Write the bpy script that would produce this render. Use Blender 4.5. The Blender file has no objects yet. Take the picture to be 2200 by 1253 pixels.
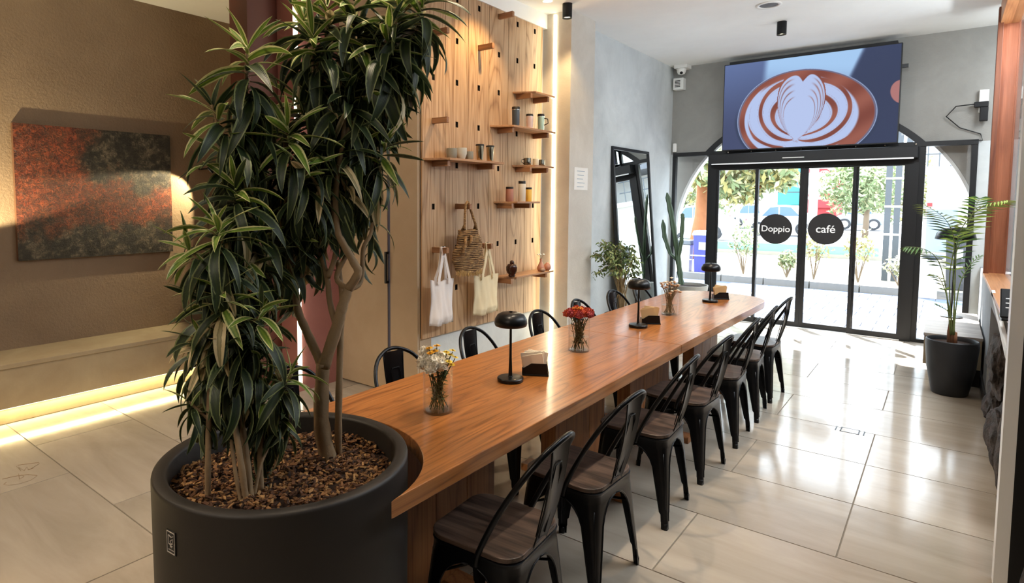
import bpy, bmesh, math, random
import numpy as np
from mathutils import Vector, Matrix
from math import pi, sin, cos, radians as R

# ------------------------------------------------------------------ camera, sky, sun, lights, exposure
SC = bpy.context.scene
COL = SC.collection
CF, CX, CY, H = 1305.42, 976.8, 517.6, 1.64
def _rot(a=.6816, b=.0677, c=-.0029):
    F = Vector((-sin(a)*cos(b), cos(a)*cos(b), -sin(b))); r = Vector((cos(a), sin(a), 0)); d = F.cross(r)
    return cos(c)*r+sin(c)*d, -sin(c)*r+cos(c)*d, F
CR, CD, CFW = _rot()
CAMP = Vector((0, 0, H))
cam = bpy.data.cameras.new('camera'); cam_o = bpy.data.objects.new('camera', cam); COL.objects.link(cam_o)
cam.sensor_width = 36; cam.sensor_fit = 'HORIZONTAL'; cam.lens = CF/2200*36
cam.shift_x = (1100-CX)/2200; cam.shift_y = (CY-626.5)/2200
cam.clip_start = .05; cam.clip_end = 300
m = Matrix((CR, -CD, -CFW)).transposed().to_4x4(); m.translation = CAMP
cam_o.matrix_world = m
SC.camera = cam_o
def ray(x, y): return CR*((x-CX)/CF)+CD*((y-CY)/CF)+CFW
def onX(x, y, v): d = ray(x, y); return CAMP+d*(v/d.x)
def onY(x, y, v): d = ray(x, y); return CAMP+d*(v/d.y)
def onZ(x, y, v): d = ray(x, y); return CAMP+d*((v-H)/d.z)
def onD(x, y, v): return CAMP+ray(x, y)*v

SC.view_settings.view_transform = 'Standard'; SC.view_settings.look = 'None'
SC.view_settings.gamma = 1; SC.view_settings.use_curve_mapping = False
SC.view_settings.exposure = 1.85
try:
    SC.cycles.max_bounces = 10; SC.cycles.diffuse_bounces = 6; SC.cycles.glossy_bounces = 4
    SC.cycles.transmission_bounces = 8; SC.cycles.transparent_max_bounces = 12
    SC.cycles.sample_clamp_indirect = 10; SC.cycles.caustics_reflective = False; SC.cycles.caustics_refractive = False
except Exception: pass

W = bpy.data.worlds.new('sky'); SC.world = W; W.use_nodes = True
bg = W.node_tree.nodes['Background']; bg.inputs[0].default_value = (.78, .90, 1, 1); bg.inputs[1].default_value = 2.5

def lamp(kind, name, loc, energy, color, target=None, **k):
    l = bpy.data.lights.new(name, kind); l.energy = energy; l.color = color
    for a, v in k.items(): setattr(l, a, v)
    o = bpy.data.objects.new(name, l); COL.objects.link(o); o.location = loc
    if target is not None:
        o.rotation_euler = (Vector(target)-Vector(loc)).to_track_quat('-Z', 'Y').to_euler()
    return o
SUN = Vector((-.62*cos(R(49)), .79*cos(R(49)), sin(R(49)))).normalized()
lamp('SUN', 'sun', (-8, 15, 12), 9.0, (1, .97, .92), target=Vector((-8, 15, 12))-SUN, angle=R(.6))
WARM = (1, .72, .42); NEUT = (1, .86, .70)
# unseen area lamp behind the camera, added as ambient fill
lamp('AREA', 'rear_fill_light', (-1.6, -2.2, 3.45), 28, NEUT, target=(-1.6, -2.2, 0), shape='RECTANGLE', size=3.0, size_y=2.0)
# row of downlights over the long table
for i, y in enumerate((1.7, 2.9, 4.1, 5.3)):
    lamp('SPOT', 'table_downlight', (-1.52, y, 3.36), 33, (1, .80, .58), target=(-1.50, y, 0), spot_size=R(78), spot_blend=.6, shadow_soft_size=.03)
lamp('SPOT', 'lounge_downlight', (-3.5, .1, 3.33), 55, (1, .80, .56), target=(-3.4, 1.1, 0), spot_size=R(80), spot_blend=.5, shadow_soft_size=.03)
lamp('SPOT', 'entrance_downlight', (-1.45, 7.25, 3.36), 12, (1, .88, .74), target=(-1.45, 7.25, 0), spot_size=R(70), spot_blend=.6, shadow_soft_size=.03)
for x in (-2.3, -.4):  # unseen spots added to brighten the entrance wall
    lamp('SPOT', 'entrance_fill_spot', (x, 5.4, 3.30), 30, (.90, .96, 1), target=(x*.8-.3, 8.8, 1.6), spot_size=R(84), spot_blend=1.0, shadow_soft_size=.05)
lamp('AREA', 'bar_side_fill', (.95, 5.5, 3.45), 50, (.93, .97, 1), target=(.95, 5.5, 0), shape='RECTANGLE', size=.5, size_y=4.5)  # added lamp on the bar side, fills the entry wall and aisle
lamp('AREA', 'ceiling_fill_uplight', (1.30, 5.0, 2.7), 42, (.88, .95, 1), target=(.5, 5.0, 5.0), shape='RECTANGLE', size=5.5, size_y=.10)  # added uplight on the bar side, put in to lift the ceiling
# wall washers over the pegboard and the column
lamp('SPOT', 'pegboard_spot', (-2.72, 4.32, 3.46), 22, (1, .66, .30), target=(-3.27, 4.25, 2.3), spot_size=R(84), spot_blend=.7, shadow_soft_size=.025)
lamp('SPOT', 'column_spot', (-2.80, 5.12, 3.42), 15, (1, .70, .36), target=(-3.05, 5.55, 1.8), spot_size=R(80), spot_blend=.7, shadow_soft_size=.03)
lamp('SPOT', 'shelf_spot', (-2.6, 3.0, 3.46), 18, (1, .80, .58), target=(-3.27, 4.6, 1.0), spot_size=R(60), spot_blend=.8, shadow_soft_size=.04)

# ------------------------------------------------------------------ material helpers
def srgb(h):
    if isinstance(h, str):
        h = h.lstrip('#'); c = [int(h[i:i+2], 16)/255 for i in (0, 2, 4)]
    else: c = list(h)
    return tuple((v/12.92 if v <= .04045 else ((v+.055)/1.055)**2.4) for v in c)+(1,)
class NT:
    def __init__(s, name):
        s.m = bpy.data.materials.new(name); s.m.use_nodes = True; s.t = s.m.node_tree; s.t.nodes.clear()
        s.out = s.n('ShaderNodeOutputMaterial'); s.b = s.n('ShaderNodeBsdfPrincipled'); s.l(s.b, 0, s.out, 0)
    def n(s, k, **p):
        x = s.t.nodes.new(k)
        for a, v in p.items(): setattr(x, a, v)
        return x
    def l(s, a, i, b, j): s.t.links.new(a.outputs[i], b.inputs[j])
    def coords(s, scale=(1, 1, 1), rnd=0, kind='Object', rot=(0, 0, 0)):
        tc = s.n('ShaderNodeTexCoord'); mp = s.n('ShaderNodeMapping'); mp.inputs['Scale'].default_value = scale; mp.inputs['Rotation'].default_value = rot
        s.l(tc, kind, mp, 0)
        if rnd:
            oi = s.n('ShaderNodeObjectInfo'); mu = s.n('ShaderNodeMath', operation='MULTIPLY'); mu.inputs[1].default_value = rnd
            s.l(oi, 'Random', mu, 0); s.l(mu, 0, mp, 'Location')
        return mp
    def noise(s, co, scale, detail=4, rough=.55, dist=0):
        x = s.n('ShaderNodeTexNoise'); x.inputs['Scale'].default_value = scale; x.inputs['Detail'].default_value = detail
        x.inputs['Roughness'].default_value = rough; x.inputs['Distortion'].default_value = dist
        s.l(co, 0, x, 0); return x
    def ramp(s, src, idx, stops, interp='LINEAR'):
        r = s.n('ShaderNodeValToRGB'); r.color_ramp.interpolation = interp; e = r.color_ramp.elements
        while len(e) < len(stops): e.new(.5)
        for a, (p, c) in zip(e, stops): a.position = p; a.color = srgb(c)
        s.l(src, idx, r, 0); return r
    def mix(s, f, a, b, mode='MIX', fac=None):
        x = s.n('ShaderNodeMix', data_type='RGBA', blend_type=mode)
        if f is not None: s.t.links.new(f, x.inputs['Factor'])
        else: x.inputs['Factor'].default_value = fac
        for v, k in ((a, 6), (b, 7)):
            if hasattr(v, 'is_output'): s.t.links.new(v, x.inputs[k])
            else: x.inputs[k].default_value = srgb(v)
        return x.outputs[2]
    def bump(s, src, idx, strength=.2, dist=.01):
        x = s.n('ShaderNodeBump'); x.inputs['Strength'].default_value = strength; x.inputs['Distance'].default_value = dist
        s.l(src, idx, x, 'Height'); s.l(x, 0, s.b, 'Normal')
    def base(s, v):
        if hasattr(v, 'is_output'): s.t.links.new(v, s.b.inputs['Base Color'])
        else: s.b.inputs['Base Color'].default_value = srgb(v)
    def set(s, **k):
        for a, v in k.items(): s.b.inputs[a.replace('_', ' ')].default_value = v
def plain(name, c, rough=.5, metal=0, var=.06, vs=6, bump=0, bs=60, **k):
    t = NT(name); co = t.coords(); nz = t.noise(co, vs)
    cc = srgb(c); a = t.n('ShaderNodeMix', data_type='RGBA', blend_type='MIX')
    t.l(nz, 0, a, 'Factor')
    a.inputs[6].default_value = tuple(min(1, v*(1-var)) for v in cc[:3])+(1,); a.inputs[7].default_value = tuple(min(1, v*(1+var)) for v in cc[:3])+(1,)
    t.t.links.new(a.outputs[2], t.b.inputs['Base Color']); t.set(Roughness=rough, Metallic=metal, **k)
    if bump: t.bump(t.noise(co, bs, 3), 0, bump, .004)
    return t.m
def plaster(name, c1, c2, scale=1.3, bump=.25, bs=45, rough=.85):
    t = NT(name); co = t.coords(); a = t.noise(co, scale, 6, .65, .4); b = t.noise(co, bs, 4)
    r = t.ramp(a, 0, ((.3, c1), (.7, c2))); t.base(r.outputs[0]); t.set(Roughness=rough); t.bump(b, 0, bump, .006)
    return t.m
def wood(name, dark, mid, light, axis='Z', rings=14, rough=.45, rnd=9, fig=1.0, coat=0, stretch=.09, fine=1.0):
    """oak with cathedral figure running along the given axis"""
    t = NT(name); k = {'X': 0, 'Y': 1, 'Z': 2}[axis]
    sc = [1, 1, 1]; sc[k] = stretch; co = t.coords(tuple(sc), rnd)
    big = t.noise(co, 3.2*fig, 2, .45, .3)
    mu = t.n('ShaderNodeMath', operation='MULTIPLY'); mu.inputs[1].default_value = rings; t.l(big, 0, mu, 0)
    fr = t.n('ShaderNodeMath', operation='PINGPONG'); fr.inputs[1].default_value = .5; t.l(mu, 0, fr, 0)
    lines = t.ramp(fr, 0, ((0, dark), (.14, mid), (.5, light)))
    sc2 = [1, 1, 1]; sc2[k] = .025; c2 = t.coords(tuple(sc2), rnd); fn = t.noise(c2, 95*fine, 3, .6)
    fr2 = t.ramp(fn, 0, ((.38, dark), (.56, light)))
    t.base(t.mix(None, lines.outputs[0], fr2.outputs[0], 'MIX', .38)); t.set(Roughness=rough)
    if coat: t.set(Coat_Weight=coat, Coat_Roughness=.12)
    t.bump(fn, 0, .12, .002)
    return t.m
def emit(name, c, s):
    t = NT(name); t.base((0, 0, 0)); t.b.inputs['Emission Color'].default_value = srgb(c); t.b.inputs['Emission Strength'].default_value = s
    return t.m
def glassy(name, c=(1, 1, 1), ior=1.45, rough=0.0, thin=True, refl=.08):
    """thin pane: mostly transparent with a mirror-like share"""
    t = NT(name)
    if thin:
        t.t.nodes.remove(t.b); tr = t.n('ShaderNodeBsdfTransparent'); tr.inputs[0].default_value = srgb(c); gl = t.n('ShaderNodeBsdfGlossy'); gl.inputs['Roughness'].default_value = rough
        lw = t.n('ShaderNodeLayerWeight'); lw.inputs[0].default_value = .5; pw = t.n('ShaderNodeMath', operation='POWER'); pw.inputs[1].default_value = 4; t.l(lw, 1, pw, 0)
        ma = t.n('ShaderNodeMath', operation='MULTIPLY_ADD'); ma.inputs[1].default_value = .6; ma.inputs[2].default_value = refl*.5; t.l(pw, 0, ma, 0); mx = t.n('ShaderNodeMixShader')
        t.l(ma, 0, mx, 0); t.l(tr, 0, mx, 1); t.l(gl, 0, mx, 2); t.l(mx, 0, t.out, 0)
    else:
        t.base(c); t.set(Roughness=rough, IOR=ior, Transmission_Weight=1.0)
    return t.m

# ------------------------------------------------------------------ mesh helpers
class MB:
    def __init__(s): s.v = []; s.f = []; s.mi = []; s.cur = 0
    def add(s, vs, fs):
        o = len(s.v); s.v += [tuple(v) for v in vs]; s.f += [tuple(i+o for i in f) for f in fs]; s.mi += [s.cur]*len(fs); return s
    def box(s, x0, x1, y0, y1, z0, z1, rot=None):
        P = [Vector((x, y, z)) for z in (z0, z1) for y in (y0, y1) for x in (x0, x1)]
        if rot is not None: P = [rot @ p for p in P]
        return s.add(P, [(0, 2, 3, 1), (4, 5, 7, 6), (0, 1, 5, 4), (2, 6, 7, 3), (0, 4, 6, 2), (1, 3, 7, 5)])
    def cbox(s, c, sz, rot=None):
        c = Vector(c); h = Vector(sz)/2; M_ = Matrix.Translation(c) @ (rot.to_4x4() if rot is not None else Matrix())
        return s.box(-h.x, h.x, -h.y, h.y, -h.z, h.z, M_)
    def lathe(s, prof, n=32, c=(0, 0, 0), cap0=False, cap1=False):
        o = [(c[0]+r*cos(2*pi*i/n), c[1]+r*sin(2*pi*i/n), c[2]+z) for r, z in prof for i in range(n)]
        f = [(j*n+i, j*n+(i+1) % n, (j+1)*n+(i+1) % n, (j+1)*n+i) for j in range(len(prof)-1) for i in range(n)]
        if cap0: f.append(tuple(reversed(range(n))))
        if cap1: f.append(tuple((len(prof)-1)*n+i for i in range(n)))
        return s.add(o, f)
    def tube(s, pts, r, n=8, caps=True, flat=1.0):
        pts = [Vector(p) for p in pts]; rs = r if isinstance(r, (list, tuple)) else [r]*len(pts)
        vs = []; up = None
        for i, p in enumerate(pts):
            t = (pts[min(i+1, len(pts)-1)]-pts[max(i-1, 0)])
            t = t.normalized() if t.length > 1e-9 else Vector((0, 0, 1))
            if up is None: up = t.orthogonal().normalized()
            else:
                up = up-t*up.dot(t); up = up.normalized() if up.length > 1e-6 else t.orthogonal().normalized()
            b = t.cross(up)
            for k in range(n):
                a = 2*pi*k/n; vs.append(p+(up*cos(a)*flat+b*sin(a))*rs[i])
        f = [(j*n+i, j*n+(i+1) % n, (j+1)*n+(i+1) % n, (j+1)*n+i) for j in range(len(pts)-1) for i in range(n)]
        if caps: f += [tuple(reversed(range(n))), tuple((len(pts)-1)*n+i for i in range(n))]
        return s.add(vs, f)
    def prism(s, poly, vec):
        n = len(poly); v = [Vector(p) for p in poly]; w = [p+Vector(vec) for p in v]
        return s.add(v+w, [tuple(reversed(range(n))), tuple(range(n, 2*n))]+[(i, (i+1) % n, n+(i+1) % n, n+i) for i in range(n)])
    def sphere(s, c, r, nu=12, nv=8, sc=(1, 1, 1)):
        prof = [(max(1e-4, r*sin(pi*j/nv)), -r*cos(pi*j/nv)) for j in range(nv+1)]
        o = len(s.v); s.lathe(prof, nu)
        for i in range(o, len(s.v)):
            v = s.v[i]; s.v[i] = (c[0]+v[0]*sc[0], c[1]+v[1]*sc[1], c[2]+v[2]*sc[2])
        return s
    def mesh(s, name, mats, smooth=False):
        me = bpy.data.meshes.new(name); me.from_pydata(s.v, [], s.f)
        for m_ in (mats if isinstance(mats, (list, tuple)) else [mats]): me.materials.append(m_)
        me.polygons.foreach_set('material_index', s.mi)
        if smooth: me.polygons.foreach_set('use_smooth', [True]*len(me.polygons))
        me.update(); return me
    def build(s, name, mats, parent=None, smooth=False, bevel=0, auto=None, loc=None):
        o = bpy.data.objects.new(name, s.mesh(name, mats, smooth or auto is not None)); COL.objects.link(o)
        if parent is not None: o.parent = parent
        if loc is not None: o.location = loc
        if auto is not None:
            try: o.data.set_sharp_from_angle(angle=R(auto))
            except Exception: pass
        if bevel:
            b = o.modifiers.new('bevel', 'BEVEL'); b.width = bevel; b.segments = 2; b.limit_method = 'ANGLE'; b.angle_limit = R(40)
        return o
def empty(name, loc=(0, 0, 0), rz=0, label=None, cat=None, group=None):
    o = bpy.data.objects.new(name, None); COL.objects.link(o); o.location = loc; o.rotation_euler = (0, 0, rz); o.empty_display_size = .05
    return tag(o, label, cat, group)
def tag(o, label=None, cat=None, group=None, kind=None):
    for k, v in (('label', label), ('category', cat), ('group', group), ('kind', kind)):
        if v: o[k] = v
    return o
KIDS = {}
def copy_tree(o, parent=None):
    c = o.copy(); COL.objects.link(c); c.parent = parent
    for ch in list(o.children): copy_tree(ch, c)
    return c
def struct(o): o['kind'] = 'structure'; return o
def smoothstep(a, b, x):
    t = np.clip((x-a)/(b-a), 0, 1); return t*t*(3-2*t)

# ------------------------------------------------------------------ materials
M = {}
M['warm_plaster'] = plaster('warm_plaster', '#86725d', '#99846d', 1.1, .8, 55)
M['bench_plaster'] = plaster('bench_plaster', '#94836a', '#a89a80', 2, .2, 60)
M['beige_panel'] = plaster('beige_panel', '#a8937a', '#b5a189', 1.6, .12, 60)
M['grey_plaster'] = plaster('grey_plaster', '#b9bfc0', '#d4d9d9', 1.7, .2, 40)
M['entry_plaster'] = plaster('entry_plaster', '#908f8a', '#9e9d98', 2.5, .35, 60)
M['col_plaster'] = plaster('column_plaster', '#c3bdb2', '#d5d0c6', 2.2, .25, 50)
M['ceiling'] = plaster('ceiling_paint', '#eef0ee', '#f6f8f6', 1.0, .05, 30, .9)
M['pink'] = plaster('pink_plaster', '#94605a', '#a26c64', 2, .3, 60)
M['brown_paint'] = plain('brown_paint', '#5a2a1c', .5)
M['black_metal'] = plain('black_metal', '#17181a', .32, .5, .1)
M['chair_metal'] = plain('chair_metal', '#1c1d20', .30, .75, .12, 9)
M['frame_black'] = plain('frame_black', '#1e1f21', .45, .3)
M['chrome'] = plain('brushed_steel', '#c9c6be', .18, 1.0)
M['white_paint'] = plain('white_paint', '#e8e8e4', .5)
M['white_metal'] = plain('white_metal', '#f6f7f7', .4, 0, .02)
M['strip'] = emit('led_warm', '#ffe9b8', 3)
M['strip_w'] = emit('led_white', '#fff1cf', 2.2)
M['lampface'] = emit('lamp_lens', '#fff0cc', 2.0)
M['oak_v'] = wood('oak_boards', '#7d5836', '#b08b64', '#c0a07c', 'Z', 22, .5, 9, .8, 0, .11)
M['oak_table'] = wood('oak_table', '#6d3f1a', '#955a2a', '#a86b36', 'Y', 16, .30, 0, 1.6, .25, .10)
M['oak_shelf'] = wood('oak_shelf', '#80583a', '#a37853', '#b1865f', 'Y', 8, .5)
M['oak_leg'] = wood('oak_pedestal', '#6c4021', '#8f5a33', '#9c673c', 'Z', 12, .5)
M['peg'] = wood('peg_wood', '#6e4a30', '#94694a', '#a87a55', 'X', 6, .5)
M['jamb'] = wood('jamb_wood', '#7b4127', '#98583a', '#a86647', 'Z', 7, .4)
M['sill_wood'] = wood('sill_wood', '#a0653c', '#c08352', '#cc9262', 'Y', 6, .4)
M['seat_wood'] = wood('seat_wood', '#150f0d', '#2f231e', '#5d4a3f', 'X', 5, .42, 5, 2.4, 0, .2)
M['grey_wood'] = wood('grey_wood', '#8b7f76', '#a49a90', '#b3aaa0', 'X', 10, .5)
M['dark_hole'] = plain('dark_socket', '#1d120c', .9)
M['glass'] = glassy('clear_glass')
M['vase_glass'] = glassy('vase_glass', (.993, .995, .993), 1.45, 0, True, .05)
M['water'] = glassy('vase_water', (.985, .99, .98), 1.33, 0, True, .03)
M['black_pot'] = plain('black_pot', '#24262a', .55, 0, .08, 5, .1)
M['planter'] = plain('planter_coat', '#1c1713', .55, 0, .08, 3, .06, 200)
M['soil'] = plain('soil', '#33231a', .95, 0, .4, 30, .8, 80)
M['paper'] = plain('paper', '#eceae4', .7)
M['napkin'] = plain('napkin', '#e0cfae', .8)
# floor tile: travertine like bands, satin
def tile_mat():
    t = NT('floor_tile'); co = t.coords((.35, 1.6, 1), 13); a = t.noise(co, 3.0, 6, .62, .5); c2 = t.coords((1, 1, 1), 0); b = t.noise(c2, 22, 3, .6)
    r = t.ramp(a, 0, ((.25, '#9b9184'), (.5, '#aca295'), (.78, '#bab1a4')))
    oi = t.n('ShaderNodeObjectInfo'); rr = t.ramp(oi, 'Random', ((0, (.93, .93, .93)), (1, (1, 1, 1))))
    t.base(t.mix(None, r.outputs[0], rr.outputs[0], 'MULTIPLY', 1.0))
    ro = t.ramp(b, 0, ((.3, (.36, .36, .36)), (.7, (.44, .44, .44)))); t.t.links.new(ro.outputs[0], t.b.inputs['Roughness'])
    t.set(Specular_IOR_Level=.32)
    t.bump(a, 0, .05, .002); return t.m
M['tile'] = tile_mat()
M['grout'] = plain('grout', '#6f675c', .9)

# ------------------------------------------------------------------ the room
CEIL = 3.52
# floor slab and tiles
fl = struct(MB().box(-5.30, 1.6, -4.2, 8.86, -.12, -.004).build('floor', M['grout']))
tm = {}
def tile_mesh(w, d):
    k = (round(w, 3), round(d, 3))
    if k not in tm:
        g = .0022; b = .0015; mb = MB(); x, y = w/2-g, d/2-g
        mb.add([(-x, -y, -.006), (x, -y, -.006), (x, y, -.006), (-x, y, -.006), (-x+b, -y+b, 0), (x-b, -y+b, 0), (x-b, y-b, 0), (-x+b, y-b, 0)],
               [(4, 5, 6, 7), (0, 1, 5, 4), (1, 2, 6, 5), (2, 3, 7, 6), (3, 0, 4, 7)])
        tm[k] = mb.mesh('tile', M['tile'])
    return tm[k]
for k in range(-9, 12):
    y0 = 1.30+.6345*k; y1 = min(y0+.6345, 8.80)
    if y1-y0 < .03: continue
    off = -.33 if k % 2 else -.95
    xs = [off+1.23*j for j in range(-5, 4)]
    if k == 4: xs.append(-.33)
    xs = sorted(x for x in xs if -5.25 < x < 1.5); xs = [-5.25]+xs+[1.5]
    for a, b in zip(xs, xs[1:]):
        if b-a < .02: continue
        o = bpy.data.objects.new('tile', tile_mesh(b-a, y1-y0)); COL.objects.link(o); o.parent = fl; o.location = ((a+b)/2, (y0+y1)/2, 0)
# ceilings
struct(MB().box(-3.95, 1.6, -4.2, 8.9, CEIL, CEIL+.15).build('ceiling', M['ceiling']))
struct(MB().box(-5.9, -3.95, -4.2, 5.0, 3.40, CEIL+.15).build('ceiling', M['ceiling']))
# left wall with its bench, lit toe
struct(MB().box(-5.85, -5.70, -4.2, 5.0, 0, 3.42).build('wall_left', M['warm_plaster']))
bn = empty('wall_bench', (-5.2, 1.5, 0), 0, 'long beige plastered bench along the left wall, warm strip light glowing under it', 'bench')
MB().box(-5.70, -5.195, -4.1, 5.0, .415, .45).build('bench_top', M['bench_plaster'], bn, bevel=.004, loc=(5.2, -1.5, 0))
MB().box(-5.24, -5.205, -4.1, 5.0, .125, .413).build('front_panel', M['bench_plaster'], bn, loc=(5.2, -1.5, 0))
MB().box(-5.68, -5.262, -4.1, 5.0, .0, .41).build('toe_kick', M['bench_plaster'], bn, loc=(5.2, -1.5, 0))
MB().box(-5.258, -5.244, -4.0, 4.9, .112, .12).build('light_strip', M['strip'], bn, loc=(5.2, -1.5, 0))
lamp('AREA', 'bench_strip_light', (-5.235, .6, .115), 12.5, (1, .78, .36), target=(-5.10, .6, -.15), shape='RECTANGLE', size=8, size_y=.02).rotation_euler = (0, R(-25), R(0))
bpy.data.objects['bench_strip_light'].data.size = .02; bpy.data.objects['bench_strip_light'].data.size_y = 8.0
# cross wall (beige door panels) and the red post with pink panel
xw = struct(MB().box(-5.9, -3.29, 3.61, 3.75, 0, CEIL).build('wall_niche', M['beige_panel']))
MB().box(-4.80, -4.279, 3.588, 3.61, .012, 3.5).build('panel', M['beige_panel'], xw, bevel=.002)
MB().box(-4.274, -3.640, 3.588, 3.61, .012, 3.5).build('panel', M['beige_panel'], xw, bevel=.002)
MB().box(-3.605, -3.296, 3.588, 3.61, .012, 3.5).build('panel', M['beige_panel'], xw, bevel=.002)
MB().box(-3.64, -3.605, 3.596, 3.61, .0, 3.5).build('joint_strip', plain('blue_joint', '#3d405c', .5), xw)
hd = MB(); p = onY(830, 541, 3.57); q = onY(830, 609, 3.57)
hd.box(p.x-.009, p.x+.009, 3.555, 3.57, q.z, p.z).box(p.x-.009, p.x+.009, 3.57, 3.589, p.z-.02, p.z).box(p.x-.009, p.x+.009, 3.57, 3.589, q.z, q.z+.02).build('door_handle', M['black_metal'], xw)
p = onY(663, 537, 3.57); MB().box(p.x-.07, p.x+.07, 3.575, 3.588, p.z-.03, p.z+.03).build('sign_plate', M['black_metal'], xw)
struct(MB().box(-4.72, -4.225, 3.10, 3.6, 0, 1.005).build('pink_column', M['pink'])); bpy.data.objects['pink_column'].name = 'trim_1'
struct(MB().box(-4.72, -4.225, 3.10, 3.6, 1.013, CEIL).build('trim_1', M['pink']))
struct(MB().box(-4.72, -4.235, 3.11, 3.6, 1.0, 1.02).build('trim_1', M['dark_hole']))
struct(MB().box(-4.70, -4.44, 2.82, 3.098, 0, CEIL).build('trim_2', M['brown_paint']))
st = MB(); a = onY(628, 30, 3.08); b = onY(640, 760, 3.08)
tag(MB().box(-4.222, -4.196, 3.10, 3.125, .08, 3.45).build('led_strip', M['strip_w']), 'vertical white light strip on the edge of the pink column behind the tall plant', 'light strip', 'vertical light strips')
# pegboard wall
wr = struct(MB().box(-3.42, -3.30, 3.61, 5.50, 0, CEIL).build('wall_pegboard', M['grey_plaster']))
struct(MB().box(-3.30, -3.255, 3.612, 5.50, 3.375, CEIL).build('trim_3', M['ceiling']))
cl = struct(MB().box(-3.42, -2.98, 5.50, 6.02, 0, CEIL).build('wall_column', M['col_plaster']))
struct(MB().box(-3.42, -3.13, 6.02, 8.80, 0, CEIL).build('wall_mirror', M['grey_plaster']))
tag(MB().box(-3.172, -3.146, 5.485, 5.499, .02, 3.50).build('led_strip', M['strip_w']), 'vertical white light strip let into the column beside the wooden pegboard', 'light strip', 'vertical light strips')
lamp('AREA', 'column_strip_light', (-3.159, 5.47, 1.8), 2.2, (1, .86, .58), target=(-3.159, 3, 1.8), shape='RECTANGLE', size=.02, size_y=3.2)
struct(MB().box(-3.13, -3.11, 6.02, 6.16, 1.955, 1.975).build('trim_4', M['white_paint']))
# walls behind the camera and right
struct(MB().box(-5.9, 3.2, -4.3, -4.15, 0, CEIL).build('wall_back', M['warm_plaster']))
struct(MB().box(1.5, 1.62, -4.2, 8.9, 0, CEIL).build('wall_right', plaster('bar_wall', '#777c82', '#8a8f94', 2, .1)))

# ------------------------------------------------------------------ pegboard
PX0 = -3.27
pb = empty('pegboard', (-3.285, 4.5, 0), 0, 'tall wooden pegboard wall of wide oak boards with square peg holes', 'pegboard')
COLY = [3.752, 4.055, 4.363, 4.67, 4.975, 5.285]; SEAM = [3.615, 3.905, 4.209, 4.517, 4.823, 5.13, 5.44]
ROWZ = [.886, 1.23, 1.583, 1.93, 2.275, 2.625, 2.97, 3.31]
LACK = {(0, 2), (1, 2)}
SHOW = {0: [2, 5, 3, 6, 4, 7], }
HW, HH = .017, .024
for c in range(6):
    y0, y1, yc = SEAM[c]+.0028, SEAM[c+1]-.0028, COLY[c]
    zs = [.505]
    for z in ROWZ: zs += [z-HH, z+HH]
    zs.append(3.378); ys = [y0, yc-HW, yc+HW, y1]; mb = MB()
    for i in range(len(zs)-1):
        for j in range(3):
            hole = (j == 1 and i % 2 == 1)
            a, b, y_0, y_1 = zs[i], zs[i+1], ys[j], ys[j+1]
            if not hole: mb.cur = 0; mb.add([(PX0, y_0, a), (PX0, y_1, a), (PX0, y_1, b), (PX0, y_0, b)], [(0, 1, 2, 3)])
            else:
                mb.cur = 1; X1 = PX0-.016
                mb.add([(PX0, y_0, a), (PX0, y_1, a), (PX0, y_1, b), (PX0, y_0, b), (X1, y_0, a), (X1, y_1, a), (X1, y_1, b), (X1, y_0, b)],
                       [(4, 5, 6, 7), (0, 4, 5, 1), (1, 5, 6, 2), (2, 6, 7, 3), (3, 7, 4, 0)])
    mb.cur = 0; X1 = PX0-.018; Z0, Z1 = .505, 3.378
    mb.add([(PX0, y0, Z0), (PX0, y1, Z0), (PX0, y1, Z1), (PX0, y0, Z1), (X1, y0, Z0), (X1, y1, Z0), (X1, y1, Z1), (X1, y0, Z1)],
           [(0, 4, 5, 1), (1, 5, 6, 2), (2, 6, 7, 3), (3, 7, 4, 0), (7, 6, 5, 4)])
    mb.build('board', [M['oak_v'], M['dark_hole']], pb, loc=(3.285, -4.5, 0))
MB().box(-3.298, PX0-.019, 3.612, 5.44, .51, 3.375).build('backing', M['dark_hole'], pb, loc=(3.285, -4.5, 0))

def peg(c, r, length=.155, z=None):
    return MB().box(PX0-.012, PX0+length, COLY[c]-HW+.001, COLY[c]+HW-.001, (z or ROWZ[r])-HH+.001, (z or ROWZ[r])+HH-.001)
pegs = [(0, 6, 'upper left peg near the plant leaves'), (2, 6, 'lone peg in the warm light pool'), (3, 7, 'topmost peg right under the soffit'), (0, 4, 'lone peg above the steel tumbler shelf'),
        (1, 2, 'peg holding the woven straw bag'), (0, 1, 'peg holding the white tote bag'), (2, 1, 'peg holding the cream tote bag')]
for c, r, d in pegs:
    tag(peg(c, r).build('wooden_peg', M['peg'], bevel=.002), 'square wooden peg in the pegboard, '+d, 'peg', 'loose pegs')
shelves = [(2.625, 4.90, 5.40, (4, 5), 'topmost small shelf, empty, above the travel mugs'), (2.275, 4.53, 5.42, (3, 5), 'long shelf carrying three lidded travel mugs'),
           (1.93, 3.625, 4.52, (0, 2), 'long left shelf with ceramic cups and steel tumblers'), (1.93, 4.90, 5.40, (4, 5), 'short shelf carrying three steel mugs'),
           (1.583, 4.60, 5.14, (3, 4), 'short shelf with three lidded jars'), (.886, 4.60, 5.42, (3, 5), 'lowest shelf with the dark figurine and small vases')]
SH = []
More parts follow.
